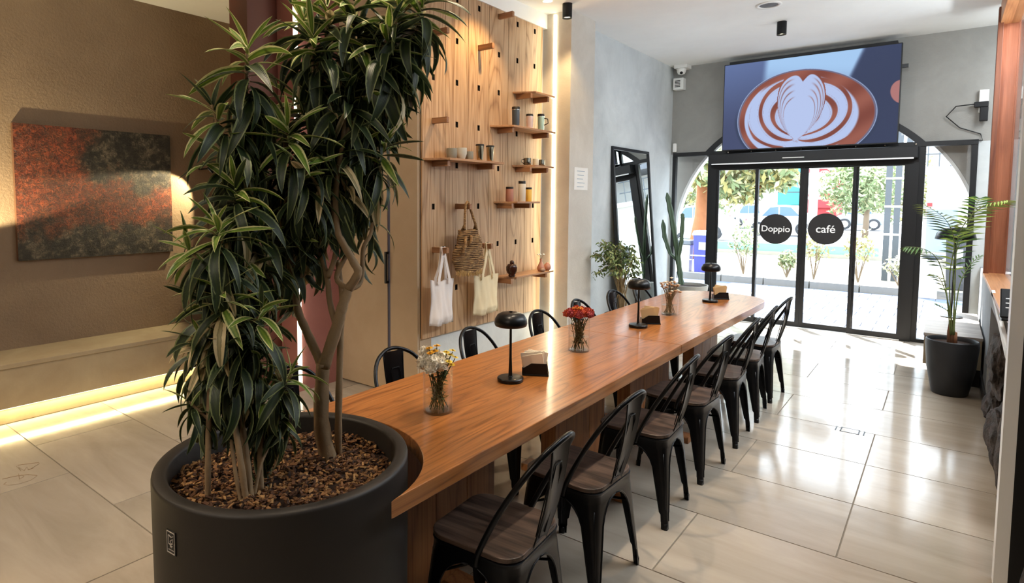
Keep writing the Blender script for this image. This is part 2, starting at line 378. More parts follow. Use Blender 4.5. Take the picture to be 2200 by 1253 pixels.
for z, y0, y1, cs, d in shelves:
    e = empty('wall_shelf', (PX0, (y0+y1)/2, z+HH), 0, 'oak shelf board on pegs, '+d, 'shelf', 'pegboard shelves')
    zz = z+HH; D = .19; ch = .11
    poly = [(PX0+.002, y0, zz), (PX0+D, y0+ch, zz), (PX0+D, y1-.03, zz), (PX0+D-.03, y1, zz), (PX0+.002, y1, zz)]
    MB().prism(poly, (0, 0, .018)).build('shelf_board', M['oak_shelf'], e, bevel=.002, loc=(-PX0, -(y0+y1)/2, -zz))
    for c in cs: peg(c, 0, .165, z).build('support_peg', M['peg'], e, bevel=.002, loc=(-PX0, -(y0+y1)/2, -zz))
    SH.append(zz+.018)

# ------------------------------------------------------------------ shelf goods
def tumbler(name, x, y, z, r, h, mat, lidmat, label, cat='travel mug', handle=False, taper=.9, group=None):
    e = empty(name, (x, y, z), 0, label, cat, group)
    MB().lathe([(r*taper*.96, 0), (r*taper, .004), (r, h*.84), (r, h*.86)], 28, cap0=True, cap1=True).build('body', mat, e, auto=40)
    MB().lathe([(r*.98, h*.86), (r*1.04, h*.87), (r*1.04, h*.97), (r*.95, h)], 28, cap1=True).build('lid', lidmat, e, auto=40)
    MB().lathe([(r*1.01, h*.845), (r*1.01, h*.868)], 28).build('collar', M['chrome'], e)
    if handle: MB().tube([(r*.9, .01, h*.75), (r+.03, .02, h*.7), (r+.035, .02, h*.45), (r*.9, .01, h*.35)], .005, 8).build('handle', lidmat, e, smooth=True)
    return e
lid = plain('black_lid', '#17110f', .5)
sx = -3.165
tumbler('travel_mug', sx, 4.80, SH[1], .037, .185, plain('navy_coat', '#3c4550', .35), lid, 'dark grey lidded travel mug at the left end of the long mug shelf')
tumbler('travel_mug', sx, 5.04, SH[1], .034, .145, plain('blush_coat', '#d9c6c3', .3), lid, 'pale pink lidded travel mug between the dark and the mint one')
tumbler('travel_mug', sx, 5.25, SH[1], .034, .168, plain('mint_coat', '#b9ded0', .3), lid, 'mint green lidded travel mug with handle at the shelf end', handle=True)
def cup(name, x, y, z, r, h, mat, label, flare=1.0, handle=False, group=None, cat='cup', hdir=0):
    e = empty(name, (x, y, z), 0, label, cat, group)
    MB().lathe([(r*.8*flare, 0), (r*.92*flare, .005), (r, h*.5), (r, h), (r-.003, h), (r-.004, h*.5), (r*.8*flare, .006), (.001, .006)], 28, cap0=True).build('bowl', mat, e, auto=50)
    if handle:
        a = hdir; u = Vector((cos(a), sin(a), 0))
        MB().tube([u*(r*.95)+Vector((0, 0, h*.8)), u*(r+.022)+Vector((0, 0, h*.78)), u*(r+.026)+Vector((0, 0, h*.45)), u*(r*.95)+Vector((0, 0, h*.2))], .004, 8).build('handle', mat, e, smooth=True)
    return e
g1 = plain('grey_stoneware', '#8d8878', .3, 0, .3, 12); g2 = plain('cream_stoneware', '#cfc9b8', .25, 0, .15, 12)
cup('stoneware_cup', -3.15, 3.84, SH[2], .045, .082, g1, 'brown grey handleless stoneware cup, leftmost on the left shelf')
cup('stoneware_cup', -3.14, 3.955, SH[2], .046, .093, g2, 'cream stoneware cup with narrow foot, second on the left shelf', .75)
cup('stoneware_cup', -3.14, 4.06, SH[2], .036, .07, g1, 'small brown cream cup, third on the left shelf')
st1 = plain('steel_gold', '#b7a98f', .16, 1.0)
def steel_tumbler(y, label):
    e = empty('steel_tumbler', (-3.14, y, SH[2]), 0, label, 'tumbler', 'steel tumblers')
    MB().lathe([(.026, 0), (.027, .003), (.034, .125), (.034, .13)], 28, cap0=True, cap1=True).build('body', st1, e, auto=40)
    MB().lathe([(.035, .127), (.037, .129), (.037, .139), (.033, .142)], 28, cap1=True).build('lid', lid, e, auto=40)
steel_tumbler(4.21, 'polished steel tumbler with dark lid next to the small cup'); steel_tumbler(4.36, 'polished steel tumbler with dark lid, rightmost on the left shelf')
st2 = plain('steel_mug', '#8b8577', .22, 1.0)
cup('steel_mug', -3.16, 5.00, SH[3], .036, .068, st2, 'dark steel mug whose handle faces left on the short shelf', 1.1, True, None, 'mug', -2.2)
cup('steel_mug', -3.13, 5.105, SH[3], .030, .066, plain('cream_enamel', '#e2d8bd', .25), 'cream enamel mug in the middle of the short shelf', 1.1, False, None, 'mug')
cup('steel_mug', -3.15, 5.24, SH[3], .034, .064, st2, 'dark steel mug at the right end of the short shelf', 1.1, True, None, 'mug', 3.6)
def jar(y, r, h, mat, label):
    e = empty('storage_jar', (-3.16, y, SH[4]), 0, label, 'jar')
    MB().lathe([(r*.95, 0), (r, .006), (r, h*.82), (r*.9, h*.87)], 28, cap0=True, cap1=True).build('body', mat, e, auto=40)
    MB().lathe([(r*.96, h*.86), (r*.98, h*.87), (r*.98, h*.985), (r*.93, h)], 28, cap1=True).build('lid', lid, e, auto=40)
jar(4.70, .036, .135, plain('rose_jar', '#a26b58', .5), 'rose brown jar with black lid, left on its shelf')
jar(4.91, .036, .195, plain('pale_jar', '#c9c3b5', .5), 'tall pale grey jar with black lid in the middle')
jar(5.03, .031, .135, plain('yellow_jar', '#e3b54a', .5), 'small yellow jar with black lid beside the tall one')
# figurine on lowest shelf
e = empty('clay_figurine', (-3.12, 4.69, SH[5]), 0, 'glossy dark brown round clay figurine with small knob head', 'figurine')
fm = plain('dark_glaze', '#35190f', .2, 0, .3, 14)
MB().lathe([(.025, 0), (.034, .01), (.03, .02), (.045, .055), (.05, .09), (.04, .115), (.022, .122)], 28, cap0=True, cap1=True).build('body', fm, e, smooth=True)
MB().sphere((0, 0, .132), .021).build('head', fm, e, smooth=True)
for a in range(5):
    MB().tube([(.048*cos(a*1.25)*k_, .048*sin(a*1.25)*k_, z_) for k_, z_ in ((.55, .118), (1.0, .09), (.98, .06), (.7, .03))], .006, 6).build('rib', fm, e, smooth=True)
e = empty('bud_vase', (-3.14, 5.24, SH[5]), 0, 'small pink clay bud vase with dry white sprigs at the shelf end', 'vase')
cm = plain('pink_clay', '#b9826a', .45)
MB().lathe([(.026, 0), (.036, .015), (.038, .04), (.024, .07), (.011, .10), (.013, .125)], 24, cap0=True).build('body', cm, e, smooth=True)
sp = MB()
for i in range(5):
    a = i*1.3; sp.tube([(0, 0, .06), (.006*cos(a), .006*sin(a), .13), (.03*cos(a), .035*sin(a), .165)], .0012, 5)
sp.build('stems', plain('dry_stem', '#9a8560', .8), e)
for i in range(5):
    a = i*1.3; MB().sphere((.03*cos(a), .035*sin(a), .168), .009, 8, 6, (1, 1, .7)).build('blossom', M['paper'], e, smooth=True)
tag(MB().lathe([(.02, 0), (.034, .012), (.038, .035), (.03, .062), (.012, .075), (.012, .08)], 24, (-3.13, 5.35, SH[5]), True, True).build('clay_pot', cm, smooth=True), 'round pink clay pot, rightmost on the lowest shelf', 'pot')
tag(MB().sphere((-3.095, 5.20, SH[5]+.019), .03, 20, 12, (.8, 1.25, .64)).build('smooth_stone', plain('brown_stone', '#8e6a52', .5), smooth=True), 'smooth brown oval stone in front of the bud vase', 'stone')

# ------------------------------------------------------------------ bags
def bag_body(yl, yr, zt, zb, x, thick=.035, skew=0.0, seed=1):
    rng = random.Random(seed); n, mz = 16, 16; vs = []; ph = rng.random()*6
    for side in (1, -1):
        for j in range(mz+1):
            v = j/mz
            for i in range(n+1):
                u = i/n; y = yl+(yr-yl)*u+skew*(1-v)*.5+.008*sin(v*7+ph)*(1 if u > .5 else -1)*abs(u-.5)*2
                z = zt+(zb-zt)*v+.008*sin(u*9+ph)+(-.012*sin(u*pi) if j == 0 else 0)
                bulge = thick*(sin(pi*min(u*1.0, 1))**.6)*(.25+.75*v)*(1 if v < .93 else .55)
                fold = .010*sin(u*14+v*3+ph)+.006*sin(u*31-v*5)
                vs.append((x+(bulge*side if side > 0 else -bulge*.35)+fold*(.3+v), y, z))
    N = (n+1)*(mz+1); f = []
    for s_ in (0, 1):
        for j in range(mz):
            for i in range(n):
                a = s_*N+j*(n+1)+i; q = (a, a+1, a+n+2, a+n+1); f.append(q if s_ == 0 else q[::-1])
    for j in range(mz):
        for i in (0, n):
            a = j*(n+1)+i; f.append((a, a+n+1, N+a+n+1, N+a))
    for i in range(n): a = mz*(n+1)+i; f.append((a, a+1, N+a+1, N+a))
    return MB().add(vs, f)
def ribbon(pts, w, t=.004, ax=Vector((0, 1, 0))):
    mb = MB(); vs = []
    for p in pts:
        p = Vector(p)
        for a, b in ((-1, -1), (1, -1), (1, 1), (-1, 1)): vs.append(p+ax*(w/2*a)+Vector((t/2*b, 0, 0)))
    n = len(pts); f = [(j*4+i, j*4+(i+1) % 4, (j+1)*4+(i+1) % 4, (j+1)*4+i) for j in range(n-1) for i in range(4)]
    return mb.add(vs, f+[(0, 1, 2, 3), ((n-1)*4, (n-1)*4+3, (n-1)*4+2, (n-1)*4+1)])
def tote(name, yl, yr, zt, zb, peg_c, peg_z, x, mat, label, seed):
    e = empty(name, (x, (yl+yr)/2, zb), 0, label, 'bag'); L = (-x, -(yl+yr)/2, -zb)
    bag_body(yl, yr, zt, zb, x, .04, .01, seed).build('bag_body', mat, e, smooth=True, loc=L)
    for dx, sy in ((.028, 0), (-.012, .012)):
        a = yl+(yr-yl)*.27; b = yl+(yr-yl)*.72
        for y_, nm in ((a, 'strap'), (b, 'strap')):
            pts = [(x+dx, y_, zt-.035), (x+dx, y_, zt+.01), (x+dx*.8, y_+(peg_c-y_)*.45+sy, zt+(peg_z-zt)*.45), (x+dx*.5, y_+(peg_c-y_)*.85, zt+(peg_z-zt)*.9), (x+dx*.3, peg_c+(.012 if y_ > peg_c else -.012), peg_z+.026), (x+dx*.3, peg_c, peg_z+.032)]
            ribbon(pts, .03).build(nm, mat, e, smooth=False, loc=L)
    return e
canv_w = plain('white_canvas', '#e6dfdc', .9, 0, .05, 5, .3, 300); canv_c = plain('cream_canvas', '#e2d3b0', .9, 0, .08, 5, .3, 300)
tote('tote_bag', 3.60, 3.885, .995, .625, COLY[0], ROWZ[1], -3.17, canv_w, 'white canvas tote bag hanging by its straps, leftmost of the bags', 3)
t2 = tote('tote_bag', 4.17, 4.535, .975, .625, COLY[2], ROWZ[1], -3.17, canv_c, 'cream canvas tote bag hanging right of the straw bag', 8)
# woven straw bag: stacked coils
e = empty('straw_bag', (-3.13, 4.04, 1.03), 0, 'brown woven straw bag with tassel fringe hanging from a peg', 'bag')
def straw_mat():
    t = NT('woven_straw'); co = t.coords((1, 1, 1)); a = t.noise(t.coords((1, 1, 8)), 26, 3, .6, .3); b = t.noise(co, 150, 2)
    t.base(t.ramp(a, 0, ((.35, '#3f2b19'), (.5, '#846340'), (.68, '#b3925f'))).outputs[0]); t.set(Roughness=.85); t.bump(b, 0, .5, .004); return t.m
sm = straw_mat()
prof = [(0, .115), (.04, .175), (.10, .20), (.16, .19), (.22, .165), (.28, .14), (.33, .115), (.355, .105)]
def w_at(z):
    for (a, wa), (b, wb) in zip(prof, prof[1:]):
        if a <= z <= b: return wa+(wb-wa)*(z-a)/(b-a)
    return prof[-1][1]
nb = 23
for i in range(nb):
    z = .008+i*.0155; w = w_at(z); ring = []
    for k in range(40):
        a = 2*pi*k/40; ring.append((.055*sin(a)*(1 if sin(a) > 0 else .55)+.004*sin(a*9+i), w*cos(a)+.01*sin(i*.5), z+.004*sin(a*3+i)))
    ring.append(ring[0]); MB().tube(ring, .0092, 6, False).build('coil', sm, e, smooth=True)
for s_ in (-1, 1):
    for k in range(2):
        mb = MB(); mb.tube([(.03*(1 if k else -.3), .085*s_, .34), (.02, .075*s_, .40), (.0, .045*s_, .50), (-.01, .02*s_, .575), (-.01, .0, .592)], .011, 8); mb.build('strap', sm, e, smooth=True)
fr = MB(); rng = random.Random(5)
for i in range(170):
    a = rng.uniform(-1, 1); y = a*.165; x = .05*math.sqrt(1-a*a); l = rng.uniform(.035, .06)
    fr.tube([(x, y, .03), (x+.008, y+rng.uniform(-.006, .006), .01), (x+rng.uniform(-.004, .01), y+rng.uniform(-.01, .01), .03-l)], .0022, 4)
tag(fr.build('fringe', plain('straw_fringe', '#b9965f', .9), e), kind='stuff')
MB().tube([(.05, -.10, .30), (.075, -.13, .24), (.07, -.17, .16)], [.012, .012, .02], 8).build('tassel', sm, e, smooth=True)
MB().tube([(.06, -.04, .31), (.08, -.06, .27), (.075, -.09, .23)], [.012, .014, .006], 8).build('tassel', sm, e, smooth=True)

# ------------------------------------------------------------------ long table (two joined tops, notched round the planter)
PC = Vector((-1.665, 1.17)); TZ = .77
def table_top(name, poly, label):
    e = empty(name, (-1.62, sum(p[1] for p in poly)/len(poly), 0), 0, label, 'table', None)
    MB().prism([(x, y, TZ-.057) for x, y in poly], (0, 0, .057)).build('tabletop', M['oak_table'], e, bevel=.003, loc=(1.62, -e.location.y, 0))
    return e
XL, XR, YS = -2.027, -1.213, 3.668
rn = .4535; notch = []
a0 = math.acos((XR-PC.x)/rn); a1 = math.acos((XL-PC.x)/rn)
for i in range(25):
    a = a0+(a1-a0)*i/24; notch.append((PC.x+rn*cos(a), PC.y+rn*sin(a)))
polyA = [(XR, YS-.0015)]+[(XL, YS-.0015)]+list(reversed(notch))
ta = table_top('long_table', list(reversed(polyA)), 'near half of the long oak table, notched around the black planter')
polyB = [(XL, YS+.0015), (XR, YS+.0015)]
rc = .36; ye = 6.03
for i in range(13): a = i/12*pi/2; polyB.append((XR+.02-rc+rc*cos(a), ye-rc*.95+rc*.95*sin(a)))
for i in range(13): a = pi/2+i/12*pi/2; polyB.append((XL+rc+rc*cos(a), ye-rc*.95+rc*.95*sin(a)))
tb = table_top('long_table', polyB, 'far half of the long oak table with rounded end towards the glass door')
def pedestal(t, yc, w):
    L = (1.62, -t.location.y, 0)
    n = 3
    for i in range(n):
        a = yc-w/2+w/n*i; MB().box(-1.665, -1.575, a+.001, a+w/n-.001, .045, .712).build('leg_board', M['oak_leg'], t, bevel=.003, loc=L)
    MB().box(-1.95, -1.29, yc-.05, yc+.05, .0, .044).build('foot_bar', M['brown_paint'] if False else M['oak_leg'], t, bevel=.004, loc=L)
for y, w in ((1.93, .62), (3.10, .60)): pedestal(ta, y, w)
for y, w in ((4.14, .72), (5.40, .66)): pedestal(tb, y, w)

# ------------------------------------------------------------------ planter
pl = empty('round_planter', (PC.x, PC.y, 0), 0, 'very large matt black round planter at the near end of the table', 'planter')
MB().lathe([(.392, .02), (.397, .03), (.402, .79), (.400, .798), (.394, .802), (.368, .802), (.360, .798), (.356, .79), (.352, .60)], 96, cap0=True).build('pot_wall', M['planter'], pl, auto=50)
MB().lathe([(.36, 0), (.36, .02)], 48, cap0=True).build('base', M['black_pot'], pl)
def rnd_disc(r, z, n, seed):
    rng = random.Random(seed); mb = MB(); rings = 9; vs = [(0, 0, z)]; 
    for j in range(1, rings+1):
        for i in range(48):
            a = 2*pi*i/48; rr = r*j/rings; vs.append((rr*cos(a), rr*sin(a), z+rng.uniform(-.008, .008)+.012*sin(3*a+j)))
    f = [(0, 1+i, 1+(i+1) % 48) for i in range(48)]
    for j in range(rings-1):
        for i in range(48): a = 1+j*48; f.append((a+i, a+48+i, a+48+(i+1) % 48, a+(i+1) % 48))
    return mb.add(vs, f)
SZ = .725
rnd_disc(.357, SZ-.012, 0, 4).build('soil', M['soil'], pl, smooth=True)
def chip_mat():
    t = NT('bark_chips'); gm = t.n('ShaderNodeNewGeometry'); r = t.ramp(gm, 'Random Per Island', ((0, '#2c1a10'), (.4, '#5a3820'), (.75, '#8a6038'), (1, '#b28a58')))
    t.base(r.outputs[0]); t.set(Roughness=.85); return t.m
M['chips'] = chip_mat()
rng = random.Random(11); mb = MB()
for i in range(4200):
    a = rng.uniform(0, 2*pi); rr = .352*math.sqrt(rng.random()); l, w, h = rng.uniform(.008, .024), rng.uniform(.004, .011), rng.uniform(.002, .005)
    q = Matrix.Translation((rr*cos(a), rr*sin(a), SZ+rng.uniform(-.012, .010)+.012*sin(3*a+rr*25))) @ Matrix.Rotation(rng.uniform(0, 6.28), 4, 'Z') @ Matrix.Rotation(rng.uniform(-.7, .7), 4, 'X') @ Matrix.Rotation(rng.uniform(-.5, .5), 4, 'Y')
    mb.box(-l/2, l/2, -w/2, w/2, -h/2, h/2, q)
tag(mb.build('bark_mulch', M['chips'], pl), kind='stuff')
# maker plate
d = ray(370, 1165); d2 = Vector((d.x, d.y)); best = None
A_ = d2.length_squared; B_ = -2*d2.dot(PC); C_ = PC.length_squared-.400**2
tt = (-B_-math.sqrt(B_*B_-4*A_*C_))/(2*A_); pp = CAMP+d*tt; nrm = Vector((pp.x-PC.x, pp.y-PC.y, 0)).normalized(); tan = Vector((-nrm.y, nrm.x, 0))
pe = MB(); ox, oz = .022, .034
fr4 = Matrix((tan, Vector((0, 0, 1)), nrm)).transposed().to_4x4(); fr4.translation = Vector((nrm.x*.3995, nrm.y*.3995, pp.z))
plate = MB().box(-ox, ox, -oz, oz, 0, .004, fr4).build('maker_plate', M['black_metal'], pl, bevel=.001)
lg = MB(); t_ = .0013
def bar2(x0, y0, x1, y1, w=t_):
    lg.tube([fr4 @ Vector((x0, y0, .0045)), fr4 @ Vector((x1, y1, .0045))], w, 4)
for a, b in (((-.018, -.030), (.018, -.030)), ((.018, -.030), (.018, .030)), ((.018, .030), (-.018, .030)), ((-.018, .030), (-.018, -.030))): bar2(*a, *b)
for a, b in (((-.011, .020), (-.011, -.004)), ((-.011, -.004), (.002, -.008)), ((-.011, .020), (.002, .016)), ((.002, .016), (.012, .021)), ((-.003, .004), (.009, .012)), ((.009, .012), (.009, -.002)), ((-.003, .004), (.0, -.003)), ((.0, -.003), (.009, -.002)), ((-.003, -.010), (.009, -.009)), ((-.003, -.010), (.003, -.014))): bar2(*a, *b)
for i in range(7): bar2(-.012+i*.0037, -.021, -.0095+i*.0037, -.0215+.001*(i % 2), .0012)
lg.build('logo_print', plain('print_grey', '#b9b2ab', .5), plate)

# ------------------------------------------------------------------ big dracaenas
def leaf_mat(name, dark, mid, edge, ew=.72, rough=.45):
    t = NT(name); uv = t.n('ShaderNodeUVMap'); sp = t.n('ShaderNodeSeparateXYZ'); t.l(uv, 0, sp, 0)
    ab = t.n('ShaderNodeMath', operation='SUBTRACT'); ab.inputs[1].default_value = .5; t.l(sp, 0, ab, 0)
    a2 = t.n('ShaderNodeMath', operation='ABSOLUTE'); t.l(ab, 0, a2, 0); a3 = t.n('ShaderNodeMath', operation='MULTIPLY'); a3.inputs[1].default_value = 2; t.l(a2, 0, a3, 0)
    oi = t.n('ShaderNodeObjectInfo'); nz = t.noise(t.coords((1, 1, 1), 20), 22, 2); ad = t.n('ShaderNodeMath', operation='MULTIPLY_ADD'); ad.inputs[1].default_value = .35; t.l(nz, 0, ad, 0); t.l(a3, 0, ad, 2)
    r = t.ramp(ad, 0, ((.1, mid), (.55, dark), (ew+.05, dark), (ew+.20, edge))); t.base(r.outputs[0]); t.set(Roughness=rough, Specular_IOR_Level=.6)
    wv = t.n('ShaderNodeMath', operation='SINE'); w2 = t.n('ShaderNodeMath', operation='MULTIPLY'); w2.inputs[1].default_value = 60; t.l(sp, 0, w2, 0); t.l(w2, 0, wv, 0); t.bump(wv, 0, .25, .002)
    t.b.inputs['Subsurface Weight'].default_value = 0
    # a leaf lets some light through
    tr = t.n('ShaderNodeBsdfTranslucent'); t.t.links.new(r.outputs[0], tr.inputs[0]); mx = t.n('ShaderNodeMixShader'); mx.inputs[0].default_value = .15
    t.l(t.b, 0, mx, 1); t.l(tr, 0, mx, 2); t.l(mx, 0, t.out, 0)
    return t.m
M['leaf_dark'] = leaf_mat('leaf_dark', '#23331a', '#31441f', '#7d8757', .80)
M['leaf_lite'] = leaf_mat('leaf_light', '#5c7a28', '#86a03c', '#d2cf92', .68)  # light-green rosette leaves, colour brightened further for spotlit tops
M['leaf_pale'] = leaf_mat('leaf_pale', '#8a7d55', '#a79a6c', '#d6c193', .3, .5)
M['bark'] = plain('pale_bark', '#8c7456', .8, 0, .25, 20, .6, 60)
def leaf_geo(L, W, bend, fold=.22, n=7, twist=0, tipw=0):
    """strip with 3 faces across; starts at origin along +X, gravity bends it towards -Z"""
    rows = []; p = Vector((0, 0, 0)); ang = 0; uvs = []
    for i in range(n+1):
        s = i/n; w = W*(sin(pi*min(1, s*.93+.07))**.75)*(1-.25*s)*.5+.0012
        if i == n: w = .0006
        dirv = Vector((cos(ang), 0, -sin(ang))); up = Vector((sin(ang), 0, cos(ang))); sd = Vector((0, 1, 0))
        tw = twist*s; sd2 = sd*cos(tw)+up*sin(tw); up2 = up*cos(tw)-sd*sin(tw)
        rows.append([p+sd2*w+up2*w*fold, p+sd2*w*.35-up2*w*fold*.3, p-sd2*w*.35-up2*w*fold*.3, p-sd2*w+up2*w*fold]); uvs.append(s)
        p = p+dirv*(L/n); ang += bend/n*(1.3-.6*s)
    vs = [q for r in rows for q in r]; fs = []; uv = []
    cu = (0, .33, .67, 1)
    for i in range(n):
        for k in range(3):
            fs.append((i*4+k, i*4+k+1, (i+1)*4+k+1, (i+1)*4+k)); uv.append(((cu[k], uvs[i]), (cu[k+1], uvs[i]), (cu[k+1], uvs[i+1]), (cu[k], uvs[i+1])))
    return vs, fs, uv
def mesh_uv(name, vs, fs, uv, mat, mi=None):
    me = bpy.data.meshes.new(name); me.from_pydata([tuple(v) for v in vs], [], fs); l = me.uv_layers.new(name='UVMap')
    flat = [c for f in uv for q in f for c in q]; l.data.foreach_set('uv', flat)
    for m_ in (mat if isinstance(mat, list) else [mat]): me.materials.append(m_)
    if mi is not None: me.polygons.foreach_set('material_index', mi)
    me.polygons.foreach_set('use_smooth', [True]*len(fs)); me.update(); return me
LV = []
for bi, bend in enumerate((.3, 1.0, 1.5, 1.7)):
    for ti, tw in enumerate((-.5, .45)): LV.append(leaf_geo(1.0, .185, bend, .2, 8, tw))
LM = {}
def leaf_mesh(v, k):
    if (v, k) not in LM: LM[(v, k)] = mesh_uv('leaf', *LV[v], [M['leaf_dark'], M['leaf_lite'], M['leaf_pale']][k])
    return LM[(v, k)]
def leafy_plant(root, rosettes, seed, nmax=300, rate=1.0):
    """rosettes: (tip, axis, zone length, leaf length, count, lightness)"""
    rng = random.Random(seed); inv = root.matrix_world.inverted() if False else Matrix.Translation(-root.location); items = []
    for tip, ax, zl, ll, cnt, lite in rosettes:
        ax = Vector(ax).normalized(); az = rng.uniform(0, 6.28)
        for i in range(int(cnt*rate)):
            s = (i+.5)/(cnt*rate); az += 2.4+rng.uniform(-.35, .35)
            p = Vector(tip)-ax*zl*s
            el = R(72)-R(132)*s**.6+rng.uniform(-.25, .25)
            horiz = Vector((cos(az), sin(az), 0)); side = (horiz-ax*horiz.dot(ax)).normalized()
            dirv = side*cos(el)+ax*sin(el)
            L = ll*(.60+.42*min(1, s*3.0))*rng.uniform(.8, 1.12)
            bi = 0 if s < .12 else (1 if s < .3 else (2 if s < .6 else 3)); bi = max(0, min(3, bi+rng.choice((-1, 0, 0, 0))))
            z = Vector((0, 0, 1)); y = z.cross(dirv)
            if y.length < .05: y = Vector((1, 0, 0))
            y.normalize(); zz = dirv.cross(y).normalized()
            m_ = Matrix((dirv, y, zz)).transposed().to_4x4() @ Matrix.Rotation(rng.uniform(-.5, .5), 4, 'X') @ Matrix.Diagonal((L, L*rng.uniform(.85, 1.15), L, 1)); m_.translation = p
            k = 1 if (s < .30 and rng.random() < lite) else (2 if rng.random() < .075 else 0)  # light leaves gather at the tips, partly as painted spotlight
            if bi == 0 and s > .2: k = max(k, 0)
            vis = (p-CAMP).length - (.12 if s < .5 else 0)+rng.uniform(0, .12)
            items.append((vis, m_, bi*2+rng.randint(0, 1), k))
    items.sort(key=lambda t: t[0])
    for vis, m_, v, k in items[:nmax]:
        o = bpy.data.objects.new('leaf', leaf_mesh(v, k)); COL.objects.link(o); o.parent = root; o.matrix_local = inv @ m_
    rest = items[nmax:]
    if rest:
        V, F_, U, MI = [], [], [], []
        for vis, m_, v, k in rest:
            vs, fs, uv = LV[v]; q = inv @ m_; o0 = len(V); V += [q @ x for x in vs]; F_ += [tuple(i+o0 for i in f) for f in fs]; U += uv; MI += [k]*len(fs)
        o = bpy.data.objects.new('foliage', mesh_uv('foliage', V, F_, U, [M['leaf_dark'], M['leaf_lite'], M['leaf_pale']], MI)); COL.objects.link(o); o.parent = root; tag(o, kind='stuff')
    return len(items)
def stem(root, pts, r0, r1, name='branch'):
    r0 *= .88; r1 *= .88
    # smooth through points
    P = [Vector(p)-root.location for p in pts]; out = []
    for i in range(len(P)-1):
        a, b, c, d_ = P[max(0, i-1)], P[i], P[i+1], P[min(len(P)-1, i+2)]
        for t in range(5):
            t /= 5; out.append(.5*((2*b)+(c-a)*t+(2*a-5*b+4*c-d_)*t*t+(3*b-a-3*c+d_)*t**3))
    out.append(P[-1]); n = len(out); rs = [(r0+(r1-r0)*i/(n-1))*(1+.06*sin(i*2.1)) for i in range(n)]
    return MB().tube(out, rs, 9).build(name, M['bark'], root, smooth=True)
# tall tree at the table side
bt = onZ(705, 990, .715); tr = empty('tall_dracaena', (bt.x, bt.y, .715), 0, 'tall dracaena with forked pale trunk on the table side of the planter', 'plant', None)
D0 = 2.10
def Q(x, y, dd=0): return onD(x, y, D0+dd)
stem(tr, [bt, Q(690, 900, .02), Q(694, 780)], .036, .026, 'trunk')
bb = onZ(727, 978, .715); stem(tr, [bb, Q(727, 900, .03), Q(731, 740, .03), Q(735, 640, .06), Q(725, 560, .1)], .016, .010, 'trunk')
br = [([(694, 790, 0), (660, 715, .02), (640, 666, .03), (632, 604, .03), (622, 540, .02), (610, 470, .0), (612, 330, -.02), (617, 285, -.03)], .019, .008),
      ([(632, 610, .03), (645, 598, .02), (655, 583, .02)], .010, .008),
      ([(694, 790, 0), (723, 704, .0), (735, 660, .0), (748, 622, .01)], .026, .019),
      ([(723, 704, 0), (709, 650, .02), (702, 592, .03), (682, 517, .03), (668, 440, .02), (655, 375, -.02)], .013, .008),
      ([(704, 596, .02), (721, 540, .04), (698, 488, .05), (690, 420, .05), (680, 300, .02), (671, 100, -.03)], .011, .007),
      ([(748, 622, .01), (769, 587, 0), (760, 565, .0), (735, 520, -.02), (724, 490, -.03), (722, 400, -.03), (735, 310, -.02), (745, 200, 0)], .019, .008),
      ([(748, 622, .01), (775, 605, .05), (781, 533, .05), (798, 496, .06), (804, 405, .07)], .012, .006),
      ([(748, 622, .01), (723, 596, .04), (744, 546, .05), (750, 496, .06), (790, 380, .08), (826, 320, .08)], .012, .006),
      ([(724, 490, -.03), (700, 330, .06), (700, 150, .05), (703, 25, .02)], .012, .007),
      ([(735, 310, -.02), (780, 200, .04), (830, 90, .05), (870, 20, .05), (905, 5, .04)], .011, .007)]
for pts, r0, r1 in br: stem(tr, [Q(*p) for p in pts], r0, r1)
UP = Vector((0, 0, 1))
def ros(x, y, dd, lean=(0, 0), zl=.26, ll=.22, cnt=34, lite=.8):
    ax = UP+CR*lean[0]+CFW*lean[1]; return (Q(x, y, dd), ax, zl, ll, cnt, lite)
T = [ros(703, 8, .0, (0, -.1), .3), ros(671, 70, -.06, (-.1, -.2), .26), ros(617, 268, -.12, (-.05, -.3), .26, .22, 40, 1), ros(655, 352, -.10, (.1, -.3), .22, .20), ros(860, 8, .03, (.15, -.1), .30, .23, 40),
     ros(915, -12, .05, (.3, 0), .24, .24, 40, .6), ros(835, 62, -.02, (.1, -.2), .26, .23, 36, .4), ros(770, 60, .05, (0, 0), .3, .23, 36, .5), ros(745, 180, -.02, (0, -.2), .28, .22, 36, .3), ros(800, 170, .06, (.2, 0), .26, .23, 34, .3),
     ros(828, 306, .05, (.25, -.1), .2, .19, 26, .6), ros(720, 300, -.02, (0, -.1), .25, .22, 34, .2), ros(775, 300, .06, (.1, 0), .22, .19, 28, .3), ros(690, 215, .04, (0, 0), .28, .22, 34, .3), ros(640, 200, .08, (-.1, 0), .25, .2, 30, .3),
     ros(690, 375, .0, (0, -.1), .18, .18, 24, .3), ros(740, 370, .03, (.05, 0), .18, .16, 18, .2), ros(640, 455, .02, (-.2, -.1), .16, .17, 20, .3), ros(615, 400, .06, (-.1, 0), .22, .2, 28, .3), ros(570, 330, .05, (-.2, 0), .22, .2, 28, .4),
     ros(652, 30, .05, (-.1, 0), .25, .22, 30, .5), ros(760, -20, .0, (0, 0), .3, .23, 36, .6), ros(804, 420, .10, (.1, 0), .22, .13, 9, .5), ros(790, 110, .12, (.2, 0), .25, .22, 28, .3), ros(600, 480, .02, (-.1, -.1), .2, .2, 26, .3)]
n1 = leafy_plant(tr, T, 5, 300, 1.35)
